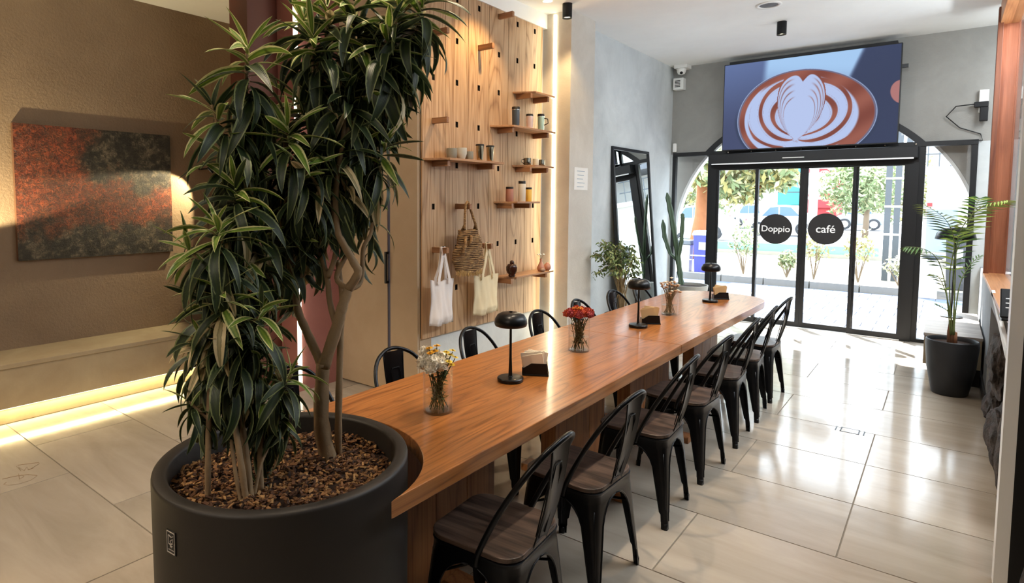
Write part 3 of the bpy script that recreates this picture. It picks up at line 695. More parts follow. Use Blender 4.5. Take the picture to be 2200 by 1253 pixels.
# lower clump on the near side
b2 = onZ(530, 1080, .715); lp = empty('dracaena_clump', (b2.x, b2.y, .715), 0, 'bushy dracaena clump of thin stems at the near left of the planter', 'plant')
D0 = 1.92
def Z0(x, y): return onZ(x, y, .715)
for pts, r0, r1 in (([Z0(447, 1082), Q(447, 980, -.09), Q(450, 860, -.06), Q(455, 740, -.03), Q(462, 600, -.02), Q(466, 500, -.03)], .011, .007),
                    ([Z0(530, 1085), Q(517, 990, -.08), Q(500, 880, -.04), Q(488, 800, -.02), Q(480, 700, 0), Q(476, 640, -.03)], .012, .007),
                    ([Z0(520, 1088), Q(505, 1010, -.06), Q(492, 900, .0), Q(482, 845, .05), Q(470, 780, .06)], .008, .005),
                    ([Z0(540, 1082), Q(530, 980, -.04), Q(512, 840, 0), Q(520, 680, .04), Q(515, 540, .06), Q(505, 420, .05)], .012, .007),
                    ([Z0(561, 1056), Q(560, 960, .02), Q(575, 900, .03), Q(600, 840, .03), Q(627, 805, .02)], .011, .006),
                    ([Z0(545, 1070), Q(560, 1000, .0), Q(580, 950, .05), Q(575, 910, .06)], .007, .004),
                    ([Q(447, 900, -.07), Q(425, 880, -.07), Q(400, 858, -.07)], .006, .004),
                    ([Q(462, 600, -.02), Q(430, 560, -.04), Q(403, 535, -.05)], .007, .005),
                    ([Q(515, 700, .03), Q(545, 690, 0), Q(563, 675, -.03)], .007, .005),
                    ([Q(505, 420, .05), Q(520, 320, .06), Q(528, 200, .04), Q(530, 115, 0)], .010, .006),
                    ([Q(515, 340, .06), Q(480, 300, .03), Q(455, 225, 0)], .008, .005)): stem(lp, pts, r0, r1)
C = [ros(530, 95, .0, (0, -.15), .26, .22, 34, 1), ros(452, 222, .0, (-.45, -.1), .22, .2, 30, .6), ros(480, 320, .05, (-.2, 0), .22, .2, 30, .3), ros(545, 250, .1, (0, 0), .24, .2, 28, .3),
     ros(505, 392, -.03, (.0, -.2), .2, .2, 30, .8), ros(466, 480, -.12, (0, -.35), .2, .2, 36, 1), ros(398, 528, -.10, (-.7, -.3), .18, .17, 26, 1), ros(476, 618, -.10, (.05, -.3), .24, .2, 38, .9), ros(563, 660, -.06, (.3, -.2), .22, .18, 30, .8),
     ros(440, 640, .0, (-.2, 0), .22, .19, 30, .2), ros(510, 640, .03, (0, 0), .26, .2, 34, .3), ros(540, 540, .05, (.1, 0), .24, .2, 32, .3), ros(430, 720, -.02, (-.1, 0), .2, .18, 28, .2), ros(490, 730, -.05, (0, -.1), .22, .19, 32, .2),
     ros(560, 760, .02, (.2, 0), .18, .16, 22, .4), ros(625, 800, .0, (.45, -.2), .16, .17, 26, .9), ros(400, 858, -.08, (-.6, -.1), .12, .13, 16, .2), ros(570, 850, .05, (.1, 0), .16, .15, 24, .4), ros(610, 880, .06, (.3, 0), .14, .13, 20, .3), ros(560, 470, .08, (0, 0), .24, .2, 30, .3), ros(500, 540, .05, (-.1, 0), .2, .2, 28, .2)]
n2 = leafy_plant(lp, C, 9, 300, 1.3)

# ------------------------------------------------------------------ metal cafe chairs
def make_chair():
    e = empty('cafe_chair', (0, 0, 0)); e['category'] = 'chair'
    mt = M['chair_metal']
    def sq(h, r, a0=0, n=5):
        out = []
        for cx, cy, s in ((1, 1, 0), (-1, 1, 1), (-1, -1, 2), (1, -1, 3)):
            for i in range(n): a = (s+i/(n-1))*pi/2; out.append((cx*(h-r)+r*cos(a), cy*(h-r)+r*sin(a)))
        return out
    # seat pan rim
    mb = MB(); loops = []
    for h, r, z in ((.178, .05, .395), (.176, .05, .425), (.178, .055, .428), (.180, .055, .440), (.174, .05, .443), (.12, .04, .442)):
        loops.append([(x, y, z) for x, y in sq(h, r)])
    vs = [p for l in loops for p in l]; n = len(loops[0])
    mb.add(vs, [(j*n+i, j*n+(i+1) % n, (j+1)*n+(i+1) % n, (j+1)*n+i) for j in range(len(loops)-1) for i in range(n)])
    mb.build('seat_frame', mt, e, auto=50)
    MB().prism([(x*1.0-.003, y, .4445) for x, y in sq(.183, .075, n=9)], (0, 0, .018)).build('seat', M['seat_wood'], e, bevel=.004)
    # legs: folded sheet, flaring into the apron arch
    for sx_, sy_ in ((1, 1), (1, -1), (-1, 1), (-1, -1)):
        mb = MB(); rows = []; edges = [[], []]
        zs = [0, .04, .075, .085, .14, .20, .26, .30, .335, .36, .378, .390, .396]
        for z in zs:
            t = z/.40; hx = (.205 if sx_ > 0 else .205)*(1-t)+.176*t; hy = .205*(1-t)+.176*t; r = .012+.03*t
            if z < .08: w = .027
            elif z < .27: w = .034+.026*(z-.08)/.19
            else:
                u = (z-.27)/.126; w = .06+(hx-.06-.004)*(1-math.sqrt(max(0, 1-u*u)))
            rr = min(r, w*.8); cor = [(hx-w, hy)] + [(hx-rr+rr*sin(a), hy-rr+rr*cos(a)) for a in (0, pi/6, pi/3, pi/2)] + [(hx, hy-w)]
            rows.append([(x*sx_, y*sy_, z) for x, y in cor]); edges[0].append(rows[-1][0]); edges[1].append(rows[-1][-1])
        k = len(rows[0]); vs = [p for r_ in rows for p in r_]
        fs = [(j*k+i, j*k+i+1, (j+1)*k+i+1, (j+1)*k+i) for j in range(len(rows)-1) for i in range(k-1)]
        # inner skin
        nv = len(vs); vs2 = [(p[0]-.004*sx_, p[1]-.004*sy_, p[2]) for p in vs]; mb.add(vs+vs2, fs+[tuple(i+nv for i in reversed(f)) for f in fs])
        for ed in edges: mb.tube(ed[1:], .0042, 6)
        # pressed rib down the corner
        mb.tube([((.205*(1-z/.4)+.176*z/.4-.293*(.012+.075*z)-.0028)*sx_, (.205*(1-z/.4)+.176*z/.4-.293*(.012+.075*z)-.0028)*sy_, z) for z in (.10, .2, .3, .37)], .0048, 6)
        lg_ = mb.build('leg', mt, e, smooth=True)
        MB().tube([((.1925)*sx_, (.1925)*sy_, .0), (.192*sx_, .192*sy_, .030)], .0125, 10).build('foot_cap', M['black_metal'], lg_, smooth=True)
    MB().tube([(-.168, -.168, .30), (0, 0, .335), (.168, .168, .30)], .006, 6).tube([(-.168, .168, .30), (0, 0, .347), (.168, -.168, .30)], .006, 6).build('cross_brace', mt, e, smooth=True)
    # hoop
    ctl = [(.03, -.182, .405), (.045, -.186, .46), (.115, -.192, .60), (.185, -.176, .72), (.235, -.128, .80), (.262, -.06, .838), (.270, 0, .848)]
    ctl = ctl+[(x, -y, z) for x, y, z in reversed(ctl[:-1])]
    P = [Vector(p) for p in ctl]; out = []
    for i in range(len(P)-1):
        a, b, c, d_ = P[max(0, i-1)], P[i], P[i+1], P[min(len(P)-1, i+2)]
        for t in range(4): t /= 4; out.append(.5*((2*b)+(c-a)*t+(2*a-5*b+4*c-d_)*t*t+(3*b-a-3*c+d_)*t**3))
    out.append(P[-1]); MB().tube(out, .0105, 10).build('back_hoop', mt, e, smooth=True)
    # splat
    mb = MB(); rows = []
    for i in range(9):
        t = i/8; z = .44+.398*t; x = .178+.082*t+.016*sin(pi*t); w = .047+.022*t
        rows.append([(x-.010*(1-(k/3)**2)-.004, k/3*w, z) for k in range(-3, 4)])
    vs = [p for r_ in rows for p in r_]; nv = len(vs); vs2 = [(p[0]+.003, p[1], p[2]) for p in vs]
    fs = [(j*7+i, j*7+i+1, (j+1)*7+i+1, (j+1)*7+i) for j in range(8) for i in range(6)]
    mb.add(vs+vs2, fs+[tuple(i+nv for i in reversed(f)) for f in fs])
    for k in (0, 6): mb.tube([rows[j][k] for j in range(9)], .0035, 6)
    sp_ = mb.build('back_splat', mt, e, smooth=True)
    def on(t, v): return (.178+.082*t+.016*sin(pi*t)-.010*(1-v*v*9/9)-.001+.0035, v*(.047+.022*t), .44+.398*t)
    mb = MB()
    for off in (0, -.011): mb.tube([tuple(Vector(on(t, v))+Vector((off, 0, 0))) for t, v in ((.10, -.45), (.72, -.48), (.78, -.35), (.78, .35), (.72, .48), (.10, .45))], .0026, 5)
    mb.build('pressed_outline', mt, sp_, smooth=True)
    return e
proto = make_chair()
RY = [1.76, 2.39, 3.12, 3.75, 4.41, 5.00, 5.57]; LY = [1.70, 2.25, 2.95, 3.70, 4.33, 4.95, 5.52]
od = ['nearest', 'second', 'third', 'middle (fourth)', 'fifth', 'sixth', 'last']
rng = random.Random(3)
for i, y in enumerate(RY):
    o = proto if i == 0 else copy_tree(proto)
    o.location = (-1.225+rng.uniform(-.01, .01), y, 0); o.rotation_euler = (0, 0, R((4, -2, 3, -3, 2, 4, -3)[i]))
    o['group'] = 'black metal chairs along the table'
    o['label'] = 'black metal chair, %s from the planter, on the aisle side' % od[i]
for i, y in enumerate(LY):
    o = copy_tree(proto); o.location = (-2.00+rng.uniform(-.01, .01)-(.14 if i == 0 else 0), y, 0); o.rotation_euler = (0, 0, pi+R((3, -4, 3, -2, 3, -3, 2)[i]))
    o['group'] = 'black metal chairs along the table'
    o['label'] = 'black metal chair, %s from the planter, on the pegboard side' % od[i]

# ------------------------------------------------------------------ things on the table
def table_lamp(x, y, label):
    e = empty('table_lamp', (x, y, TZ), 0, label, 'lamp', 'black mushroom lamps on the table'); b = M['black_metal']
    MB().lathe([(.055, 0), (.062, .003), (.063, .016), (.060, .020), (.012, .023), (.008, .03)], 40, cap0=True, cap1=True).build('base', b, e, auto=40)
    MB().lathe([(.010, .022), (.0065, .12), (.0055, .285)], 16).build('pole', b, e, smooth=True)
    MB().lathe([(.064, .266), (.075, .27), (.079, .283), (.076, .302), (.064, .322), (.046, .332), (.020, .335), (.001, .335)], 40).lathe([(.072, .271), (.074, .285), (.062, .315), (.04, .326), (.001, .329)], 40).build('lamp_shade', b, e, smooth=True)
    MB().lathe([(.008, .334), (.008, .340), (.001, .341)], 16).build('knob', b, e, auto=40)
    MB().lathe([(.004, .019), (.004, .022), (.001, .0225)], 10, (.045, -.03, 0)).build('switch', M['chrome'], e)
    return e
table_lamp(-1.60, 2.40, 'black mushroom table lamp nearest the planter'); table_lamp(-1.62, 4.00, 'black mushroom table lamp in the middle by the table joint'); table_lamp(-1.555, 5.40, 'black mushroom table lamp at the far rounded end')
def napkin_holder(x, y, rz, label, mat, seed):
    e = empty('napkin_holder', (x, y, TZ), rz, label, 'napkin holder', 'napkin holders on the table'); b = M['black_metal']
    MB().box(-.065, .065, -.035, .035, 0, .008).build('base', b, e, bevel=.002)
    for s_ in (-1, 1):
        MB().prism([(-.062, .029*s_-.002, .008), (.062, .029*s_-.002, .008), (.055, .029*s_-.002, .062), (-.02, .029*s_-.002, .062), (-.062, .029*s_-.002, .035)], (0, .004, 0)).build('side_plate', b, e)
    MB().box(-.066, -.061, -.03, .03, .005, .04).build('end_plate', b, e)
    rg = random.Random(seed)
    for i in range(9):
        a = -.20+.045*i
        q = Matrix.Translation((rg.uniform(-.006, .006)-.004, -.024+.006*i, .010)) @ Matrix.Rotation(a, 4, 'Y') @ Matrix.Rotation(rg.uniform(-.05, .05), 4, 'X')
        MB().box(-.05, .05, -.0022, .0022, .0, .104+rg.uniform(-.008, .008), q).build('napkin', mat, e)
    return e
nw = plain('white_napkin', '#ece2cf', .85); nb_ = plain('tan_napkin', '#c9a878', .85)
napkin_holder(-1.565, 2.575, .5, 'black napkin holder with fanned white napkins behind the nearest lamp', nw, 2)
napkin_holder(-1.60, 4.17, .6, 'black napkin holder with tan napkins behind the middle lamp', nb_, 4)
napkin_holder(-1.53, 5.62, .6, 'black napkin holder with tan napkins behind the far lamp', nb_, 6)
def vase(x, y, label, blooms, stemc, seed, leafy=True, wl=.085, group=None):
    e = empty('flower_vase', (x, y, TZ), 0, label, 'vase', group); rg = random.Random(seed)
    MB().lathe([(.001, .0), (.058, .0), (.061, .004), (.061, .19), (.0595, .191), (.058, .19), (.058, .012), (.055, .008), (.001, .007)], 48).build('glass', M['vase_glass'], e, auto=50)
    MB().lathe([(.001, .009), (.055, .0095), (.0572, .014), (.0572, wl), (.001, wl)], 40).build('water', M['water'], e, auto=50)
    sm_ = plain('stem_%d' % seed, stemc, .6, 0, .3, 20)
    for k, (px, py, pz, r, kind, col) in enumerate(blooms):
        a = rg.uniform(0, 6.28); b0 = Vector((-.4*px+rg.uniform(-.028, .028), -.4*py+rg.uniform(-.028, .028), .012)); top = Vector((px, py, pz-r*.3)); mid = Vector((px*.65+rg.uniform(-.016, .016), py*.65+rg.uniform(-.012, .012), .17))
        if (mid.x**2+mid.y**2)**.5 > .05: mid = Vector((mid.x*.7, mid.y*.7, .17))
        mb = MB().tube([b0, b0.lerp(mid, .5)+Vector((rg.uniform(-.004, .004), rg.uniform(-.004, .004), 0)), mid, top], .0019, 6)
        if leafy:
            for j in range(14):
                t = rg.uniform(.15, .95); p = b0.lerp(mid, t); az = rg.uniform(0, 6.28); l = rg.uniform(.012, .03)
                dd = Vector((cos(az), sin(az), rg.uniform(-.2, .9))).normalized()*l; q = p+dd
                rr_ = (q.x**2+q.y**2)**.5
                if rr_ > .053: q.x *= .053/rr_; q.y *= .053/rr_
                s2 = dd.cross(Vector((0, 0, 1))).normalized()*l*.28; mb.add([p, p.lerp(q, .5)+s2, q, p.lerp(q, .5)-s2], [(0, 1, 2, 3)])
        mb.build('stem', sm_, e)
        fl_ = MB()
        if kind == 'mum':
            for j in range(150):
                ph = math.acos(1-1.55*rg.random()); th = rg.uniform(0, 6.28); dv = Vector((sin(ph)*cos(th), sin(ph)*sin(th), cos(ph)))
                c0 = Vector((px, py, pz)); s2 = dv.orthogonal().normalized(); s2 = Matrix.Rotation(rg.uniform(0, 6.28), 3, dv) @ s2
                rr_ = r*rg.uniform(.82, 1.05); up_ = dv.cross(s2)
                a_ = c0+dv*rr_*.45; b_ = c0+dv*rr_*1.08+up_*r*.12; fl_.add([a_, c0+dv*rr_*.85+s2*r*.19, b_, c0+dv*rr_*.85-s2*r*.19], [(0, 1, 2, 3)])
            fl_.sphere((px, py, pz), r*.78, 10, 7)
        elif kind == 'daisy':
            nrm_ = Vector((px*4, py*4, 1)).normalized(); s1 = nrm_.orthogonal().normalized(); s2 = nrm_.cross(s1); c0 = Vector((px, py, pz))
            for ring, (rad, cnt) in enumerate(((1.0, 20), (.72, 14))):
                for j in range(cnt):
                    th = 2*pi*(j+ring*.5)/cnt; dv = s1*cos(th)+s2*sin(th); sd = nrm_.cross(dv); lf = nrm_*r*(.12+.22*ring)
                    fl_.add([c0, c0+dv*r*rad*.6+sd*r*.13+lf*.6, c0+dv*r*rad+lf*rg.uniform(.2, 1.2), c0+dv*r*rad*.6-sd*r*.13+lf*.6], [(0, 1, 2, 3)])
            fl_.cur = 1; fl_.sphere(c0+nrm_*r*.1, r*.26, 10, 6)
        else:
            fl_.sphere((px, py, pz), r, 8, 6, (1, 1, .7))
            for j in range(8):
                th = j*.785; fl_.add([(px, py, pz-r*.3), (px+r*1.6*cos(th), py+r*1.6*sin(th), pz+r*.1), (px+r*1.5*cos(th+.4), py+r*1.5*sin(th+.4), pz+r*.4)], [(0, 1, 2)])
        fl_.build('blossom', list(col), e)
    return e
wm = plain('white_petals', '#efe9dc', .7); ym = plain('yellow_petals', '#f0b61c', .6); yl_ = plain('lemon_petals', '#e9cf3a', .6); ymid = plain('flower_eye', '#8a6414', .8)
rm = plain('rust_petals', '#b5472a', .7, 0, .3, 40); om = plain('orange_petals', '#e88b2c', .7, 0, .2, 40); pm = plain('rose_rust', '#a8484a', .7, 0, .25, 40); dm = plain('dry_petals', '#a8805c', .8, 0, .3, 50); dw = plain('dry_white', '#e2d7c4', .8)
def cv(u, v): return (CR.x*u+CFW.x*v, CR.y*u+CFW.y*v)
B1 = []
for u, v, z, r in ((-.055, -.02, .205, .034), (-.02, -.035, .212, .036), (.012, -.025, .20, .034), (-.05, .02, .235, .033), (-.015, .02, .225, .034), (.02, .03, .215, .03), (-.03, -.05, .19, .028)):
    x, y = cv(u, v); B1.append((x, y, z, r, 'mum', (wm,)))
for u, v, z, r in ((-.035, .0, .262, .020), (-.015, -.01, .252, .021), (-.005, .015, .268, .020), (-.03, -.03, .25, .018)):
    x, y = cv(u, v); B1.append((x, y, z, r, 'daisy', (ym, ymid)))
for u, v, z, r in ((.035, -.01, .248, .018), (.05, .0, .235, .018), (.06, .01, .25, .017), (.045, -.03, .215, .018), (.055, -.02, .20, .017), (.07, 0, .225, .016)):
    x, y = cv(u, v); B1.append((x, y, z, r, 'daisy', (yl_, ymid)))
vase(-1.597, 1.862, 'glass vase of white chrysanthemums and yellow daisies, nearest the planter', B1, '#3b4a22', 31)
B2 = []; rg = random.Random(8)
for i in range(20):
    a = i*2.4; rr = .074*math.sqrt((i+.5)/20); x, y = cv(rr*cos(a), rr*sin(a)*.8)
    B2.append((x, y, .236-.26*rr+rg.uniform(-.006, .008), .026, 'mum', ((rm if i % 3 else pm),)))
for u, v in ((-.02, .0), (.0, -.015), (.01, .01)):
    x, y = cv(u, v); B2.append((x, y, .248, .025, 'daisy', (om, ymid)))
vase(-1.625, 3.145, 'glass vase of rust red and orange flowers in the middle of the near table', B2, '#4a4a26', 32)
B3 = []
for i in range(30):
    a = i*2.4; rr = .078*math.sqrt((i+.5)/30); x, y = cv(rr*cos(a), rr*sin(a))
    B3.append((x, y, .285-.9*rr+rg.uniform(-.05, .02), .010, 'bud', ((dm if i % 3 else dw),)))
vase(-1.615, 4.59, 'glass vase of dry brown and white sprigs on the far table', B3, '#7a6a48', 33, False, .075)

# ------------------------------------------------------------------ painting on the left wall
def colour_attr(me, cols):
    ca = me.color_attributes.new(name='Col', type='FLOAT_COLOR', domain='POINT'); ca.data.foreach_set('color', np.concatenate([cols, np.ones((len(cols), 1))], 1).astype(np.float32).ravel())
def lin(c): c = np.asarray(c, float); return np.where(c <= .04045, c/12.92, ((c+.055)/1.055)**2.4)
def grid_mesh(name, nu, nv, fn, mat):
    u, v = np.meshgrid(np.linspace(0, 1, nu), np.linspace(0, 1, nv)); P = fn(u.ravel(), v.ravel())
    idx = np.arange(nu*nv).reshape(nv, nu); F_ = np.stack([idx[:-1, :-1].ravel(), idx[:-1, 1:].ravel(), idx[1:, 1:].ravel(), idx[1:, :-1].ravel()], 1)
    me = bpy.data.meshes.new(name); me.from_pydata(P.tolist(), [], F_.tolist()); me.materials.append(mat); me.update(); return me, u.ravel(), v.ravel()
pa, pb2 = onX(26.3, 263.2, -5.655), onX(372, 540, -5.655)
py0, py1, pz0, pz1 = pa.y, pb2.y, pb2.z, pa.z
pt = empty('wall_painting', (-5.655, (py0+py1)/2, (pz0+pz1)/2), 0, 'large abstract canvas in rust, orange, black and grey on the left wall', 'painting')
t = NT('painting_surface'); vc = t.n('ShaderNodeVertexColor', layer_name='Col'); co = t.coords(); n1_ = t.noise(co, 42, 7, .78, 1.2); n2_ = t.noise(co, 9, 5, .7, 1)
r1_ = t.ramp(n1_, 0, ((.36, (.10, .08, .07)), (.47, (.45, .42, .40)), (.56, (.80, .76, .72)), (.66, (1, .98, .95)))); c1_ = t.mix(None, vc.outputs[0], r1_.outputs[0], 'MULTIPLY', .92); r2_ = t.ramp(n2_, 0, ((.56, (0, 0, 0)), (.72, (.34, .28, .22))))
t.base(t.mix(None, c1_, r2_.outputs[0], 'ADD', .35)); t.set(Roughness=.5); t.bump(n1_, 0, .8, .012)
me, u, v = grid_mesh('canvas', 230, 170, lambda u, v: np.stack([np.zeros_like(u), (u-.5)*(py1-py0), (v-.5)*(pz1-pz0)], 1), t.m)
rs = np.random.RandomState(4)
def vn(u, v, f, seed):
    r_ = np.random.RandomState(seed); s = 0; amp = 1
    for o_ in range(4):
        k = f*2**o_
        for _ in range(5):
            a = r_.uniform(0, 2*np.pi); p = r_.uniform(0, 6.28); s = s+amp*np.sin((u*np.cos(a)*1.2+v*np.sin(a))*k*6.28+p)/5
        amp *= .6
    return s
w1 = vn(u, v, 1.2, 1)*.11+vn(u, v, 6, 3)*.05; V_ = v+w1
band = smoothstep(.20, .36, V_+.10*(1-u)+.0)*(1-smoothstep(.72, .86, V_+u*.32-.10*np.exp(-((u-.62)/.12)**2)))
left = (1-smoothstep(.26, .5, u+w1*1.3))*smoothstep(.25, .45, V_); rust = np.clip(np.maximum(band, left), 0, 1)
g = .5+.5*vn(u, v, 5, 7); g = np.clip(g+.25*vn(u, v, 14, 21), 0, 1)
dark = np.clip(.45+.9*vn(u, v, 3.4, 9)+.9*vn(u*1.1, v, 11, 15)+rs.randn(len(u))*.12+.4*np.abs(v-.45), 0, 1)
cr_ = np.stack([.66+.10*g, .27+.13*g, .13+.10*g], 1)*(1-.25*dark[:, None]); cg = np.stack([.46-.34*dark, .43-.33*dark, .37-.29*dark], 1)+.06*g[:, None]
colr = cg*(1-rust[:, None])+cr_*rust[:, None]; colour_attr(me, lin(np.clip(colr, .02, 1)))
o = bpy.data.objects.new('canvas', me); COL.objects.link(o); o.parent = pt
MB().box(-.042, -.001, -(py1-py0)/2, (py1-py0)/2, -(pz1-pz0)/2, (pz1-pz0)/2).build('stretcher_frame', plain('canvas_edge', '#6b4a35', .8), pt)
# picture spotlights on the wall
for (x, y, z, aim, en, lab) in ((-5.45, 3.06, 1.93, (-5.68, 2.55, 1.45), 17, 'small black swivel spotlight on the wall right of the painting'),
                                (-5.32, .95, 1.25, (-5.68, 1.45, 2.05), 34, 'small black swivel spotlight left of the painting')):
    e = empty('wall_spotlight', (x, y, z), 0, lab, 'spotlight'); dv = (Vector(aim)-Vector((x, y, z))).normalized(); q = dv.to_track_quat('Z', 'Y').to_matrix().to_4x4()
    mb = MB().lathe([(.034, -.06), (.036, -.055), (.036, .03), (.033, .035), (.028, .034), (.028, .026)], 24, cap0=True); mb.v = [tuple(q @ Vector(p)) for p in mb.v]; mb.build('head', M['black_metal'], e, auto=40)
    mb = MB().lathe([(.027, .027), (.001, .0275)], 20); mb.v = [tuple(q @ Vector(p)) for p in mb.v]; mb.build('lens', M['lampface'], e)
    MB().tube([(0, 0, 0), (-.08, 0, .0), (-5.70-x, 0, 0)], .008, 8).build('arm', M['black_metal'], e, smooth=True)
    lamp('SPOT', 'picture_spot', Vector((x, y, z))+dv*.04, en, (1, .82, .48), target=aim, spot_size=R(82), spot_blend=.25, shadow_soft_size=.01)

# ------------------------------------------------------------------ entrance wall, door, screen
WY = 8.80; AC = Vector((-1.445, 1.2)); AR = 1.645
def arc(cx, cz, r, a0, a1, n): return [(cx+r*cos(a0+(a1-a0)*i/n), cz+r*sin(a0+(a1-a0)*i/n)) for i in range(n+1)]
zt = 2.295; aa = math.asin((zt-AC.y)/AR)
pts = [(-3.25, zt), (-3.25, CEIL), (1.6, CEIL), (1.6, zt)]+arc(AC.x, AC.y, AR, aa, pi-aa, 32)
struct(MB().prism([(x, WY, z) for x, z in pts], (0, .14, 0)).build('wall_entrance', M['entry_plaster']))
struct(MB().box(.224, 1.6, WY, WY+.14, 0, zt).build('wall_entrance', M['grey_plaster']))
struct(MB().box(-3.25, -3.105, WY, WY+.14, 0, zt).build('wall_entrance', M['grey_plaster']))
# arch window above the transom
wn = struct(MB().prism([(x, WY-.012, z) for x, z in arc(AC.x, AC.y, AR, aa, pi-aa, 32)+arc(AC.x, AC.y, AR-.07, pi-aa, aa, 32)], (0, .10, 0)).build('window_1', M['frame_black']))
MB().box(-3.10, .224, WY-.02, WY+.08, 2.262, 2.315).build('transom', M['frame_black'], wn)
MB().prism([(x, WY+.05, z) for x, z in arc(AC.x, AC.y, AR-.06, aa, pi-aa, 32)], (0, .006, 0)).build('glass', M['glass'], wn)
for x in (-2.35, -.55): MB().box(x-.02, x+.02, WY, WY+.06, 2.3, AC.y+math.sqrt(AR**2-(x-AC.x)**2)-.03).build('mullion', M['frame_black'], wn)
# side lights
for nm, x0, x1, pw in (('window_2', -3.105, -2.568, .045), ('window_3', -.281, .224, .055)):
    w = struct(MB().box(x0, x0+pw, WY-.01, WY+.07, 0, 2.26).box(x1-pw, x1, WY-.01, WY+.07, 0, 2.26).build(nm, M['frame_black']))
    MB().box(x0+pw, x1-pw, WY-.01, WY+.07, 0, .04).build('bottom_rail', M['frame_black'], w); MB().box(x0+pw, x1-pw, WY+.028, WY+.034, .04, 2.26).build('glass', M['glass'], w)
# sliding door: two fixed and two moving leaves under the black motor box
dr = struct(MB().box(-2.568, -2.488, WY-.03, WY+.09, 0, 2.26).box(-.385, -.281, WY-.03, WY+.09, 0, 2.26).build('door_1', M['frame_black']))
MB().box(-2.56, -.29, WY-.17, WY+.02, 2.13, 2.262).build('motor_box', M['frame_black'], dr, bevel=.008)
MB().box(-2.52, -.33, WY-.176, WY-.165, 2.118, 2.134).build('silver_trim', M['white_metal'], dr)
MB().box(-1.66, -1.42, WY-.178, WY-.170, 2.175, 2.185).build('light_slot', M['white_paint'], dr)
for i in range(8): MB().tube([(-2.35+.29*i, WY-.035, 2.29), (-2.35+.29*i, WY-.02, 2.29)], .008, 8).build('screw', M['chrome'], dr)
MB().box(-2.49, -.385, WY-.03, WY+.05, 2.065, 2.13).build('head_rail', M['frame_black'], dr)
sill = M['white_metal']
MB().box(-2.49, -.385, WY-.03, WY+.09, 0.001, .012).build('threshold', sill, dr)
for x0, x1, dy in ((-2.488, -1.963, 0), (-.913, -.385, 0), (-2.009, -1.440, .035), (-1.438, -.856, .035)):
    a, b = x0, x1; wl = .046 if dy else .03
    lf = MB().box(a, a+wl, WY-.02+dy, WY+.01+dy, .012, 2.07).box(b-wl, b, WY-.02+dy, WY+.01+dy, .012, 2.07).box(a+wl, b-wl, WY-.02+dy, WY+.01+dy, .012, .075).box(a+wl, b-wl, WY-.02+dy, WY+.01+dy, 2.05, 2.07).build('door_leaf', M['frame_black'], dr)
    MB().box(a+wl, b-wl, WY-.008+dy, WY-.002+dy, .07, 2.055).build('glass', M['glass'], lf)
M['decal_white'] = plain('decal_white', '#fbfbfb', .6, 0, 0)
dk = plain('decal_black', '#232224', .5)
for cx, cz, txt, sz, w in ((-1.748, 1.268, 'Doppio', .112, .35), (-1.183, 1.286, 'café', .135, .27)):
    dc = tag(MB().lathe([(.196, 0), (.196, .002)], 56, cap0=True, cap1=True).build('door_decal', dk), 'round black sticker lettered %s on the glass door' % txt, 'sticker')
    dc.rotation_euler = (pi/2, 0, 0); dc.location = (cx, WY+.026, cz)
    cu = bpy.data.curves.new('lettering', 'FONT'); cu.body = txt; cu.size = sz; cu.align_x = 'CENTER'; cu.align_y = 'CENTER'; cu.extrude = .0008; cu.offset = .0012; cu.materials.append(M['decal_white'])
    to_ = bpy.data.objects.new('lettering_curve', cu); COL.objects.link(to_); me_ = bpy.data.meshes.new_from_object(to_.evaluated_get(bpy.context.evaluated_depsgraph_get())); bpy.data.objects.remove(to_)
    to = bpy.data.objects.new('lettering', me_); COL.objects.link(to); to.parent = dc; to.location = (0, -.0 if txt == 'Doppio' else -.005, .0035)
# facade arch outside
FY = 9.02; fc = (-1.415, 1.155); fr_ = 1.715
pts = [(fc[0]+fr_, 0), (2.6, 0), (2.6, 4.6), (-5.6, 4.6), (-5.6, 0), (fc[0]-fr_, 0)]+list(reversed(arc(fc[0], fc[1], fr_, 0, pi, 48)))
struct(MB().prism([(x, FY, z) for x, z in pts], (0, .10, 0)).build('wall_facade', plaster('facade_plaster', '#a5a39c', '#b5b3ac', 2, .3)))
rim = MB(); ri, ro = arc(fc[0], fc[1], fr_-.002, 0, pi, 48), arc(fc[0], fc[1], fr_-.035, 0, pi, 48)
struct(MB().prism([(x, FY-.002, z) for x, z in ri+list(reversed(ro))], (0, .12, 0)).build('trim_5', M['white_paint']))
# screen
sc0 = empty('wall_screen', (-1.43, 8.57, 2.86), 0, 'large wide screen showing a cup with leaf latte art above the door', 'screen')
SX0, SX1, SZ0, SZ1 = -2.368, -.490, 2.308, 3.408
t = NT('screen_image'); vc = t.n('ShaderNodeVertexColor', layer_name='Col'); t.base((.0, .0, .0)); t.t.links.new(vc.outputs[0], t.b.inputs['Emission Color']); t.set(Emission_Strength=.27, Roughness=.7, Specular_IOR_Level=.1)
me, u, v = grid_mesh('image', 420, 250, lambda u, v: np.stack([SX0+u*(SX1-SX0)+1.43, np.zeros_like(u)-.003, SZ0+v*(SZ1-SZ0)-2.86], 1), t.m)
TLc, TRc, BRc, BLc = (495, 350), (2107, 130), (2065, 1035), (478, 1110)
px = (BLc[0]*(1-u)+BRc[0]*u)*(1-v)+(TLc[0]*(1-u)+TRc[0]*u)*v; pyy = (BLc[1]*(1-u)+BRc[1]*u)*(1-v)+(TLc[1]*(1-u)+TRc[1]*u)*v
def C3(*c): return np.array([int(c[0][i:i+2], 16)/255 for i in (1, 3, 5)])
def mixc(a, b, t): return a*(1-t[:, None])+b*t[:, None]
img = np.ones((len(u), 3))*C3('#4a5272')
img = mixc(img, C3('#6f83b4'), smoothstep(1050, 250, pyy+.25*px-100)*.8)
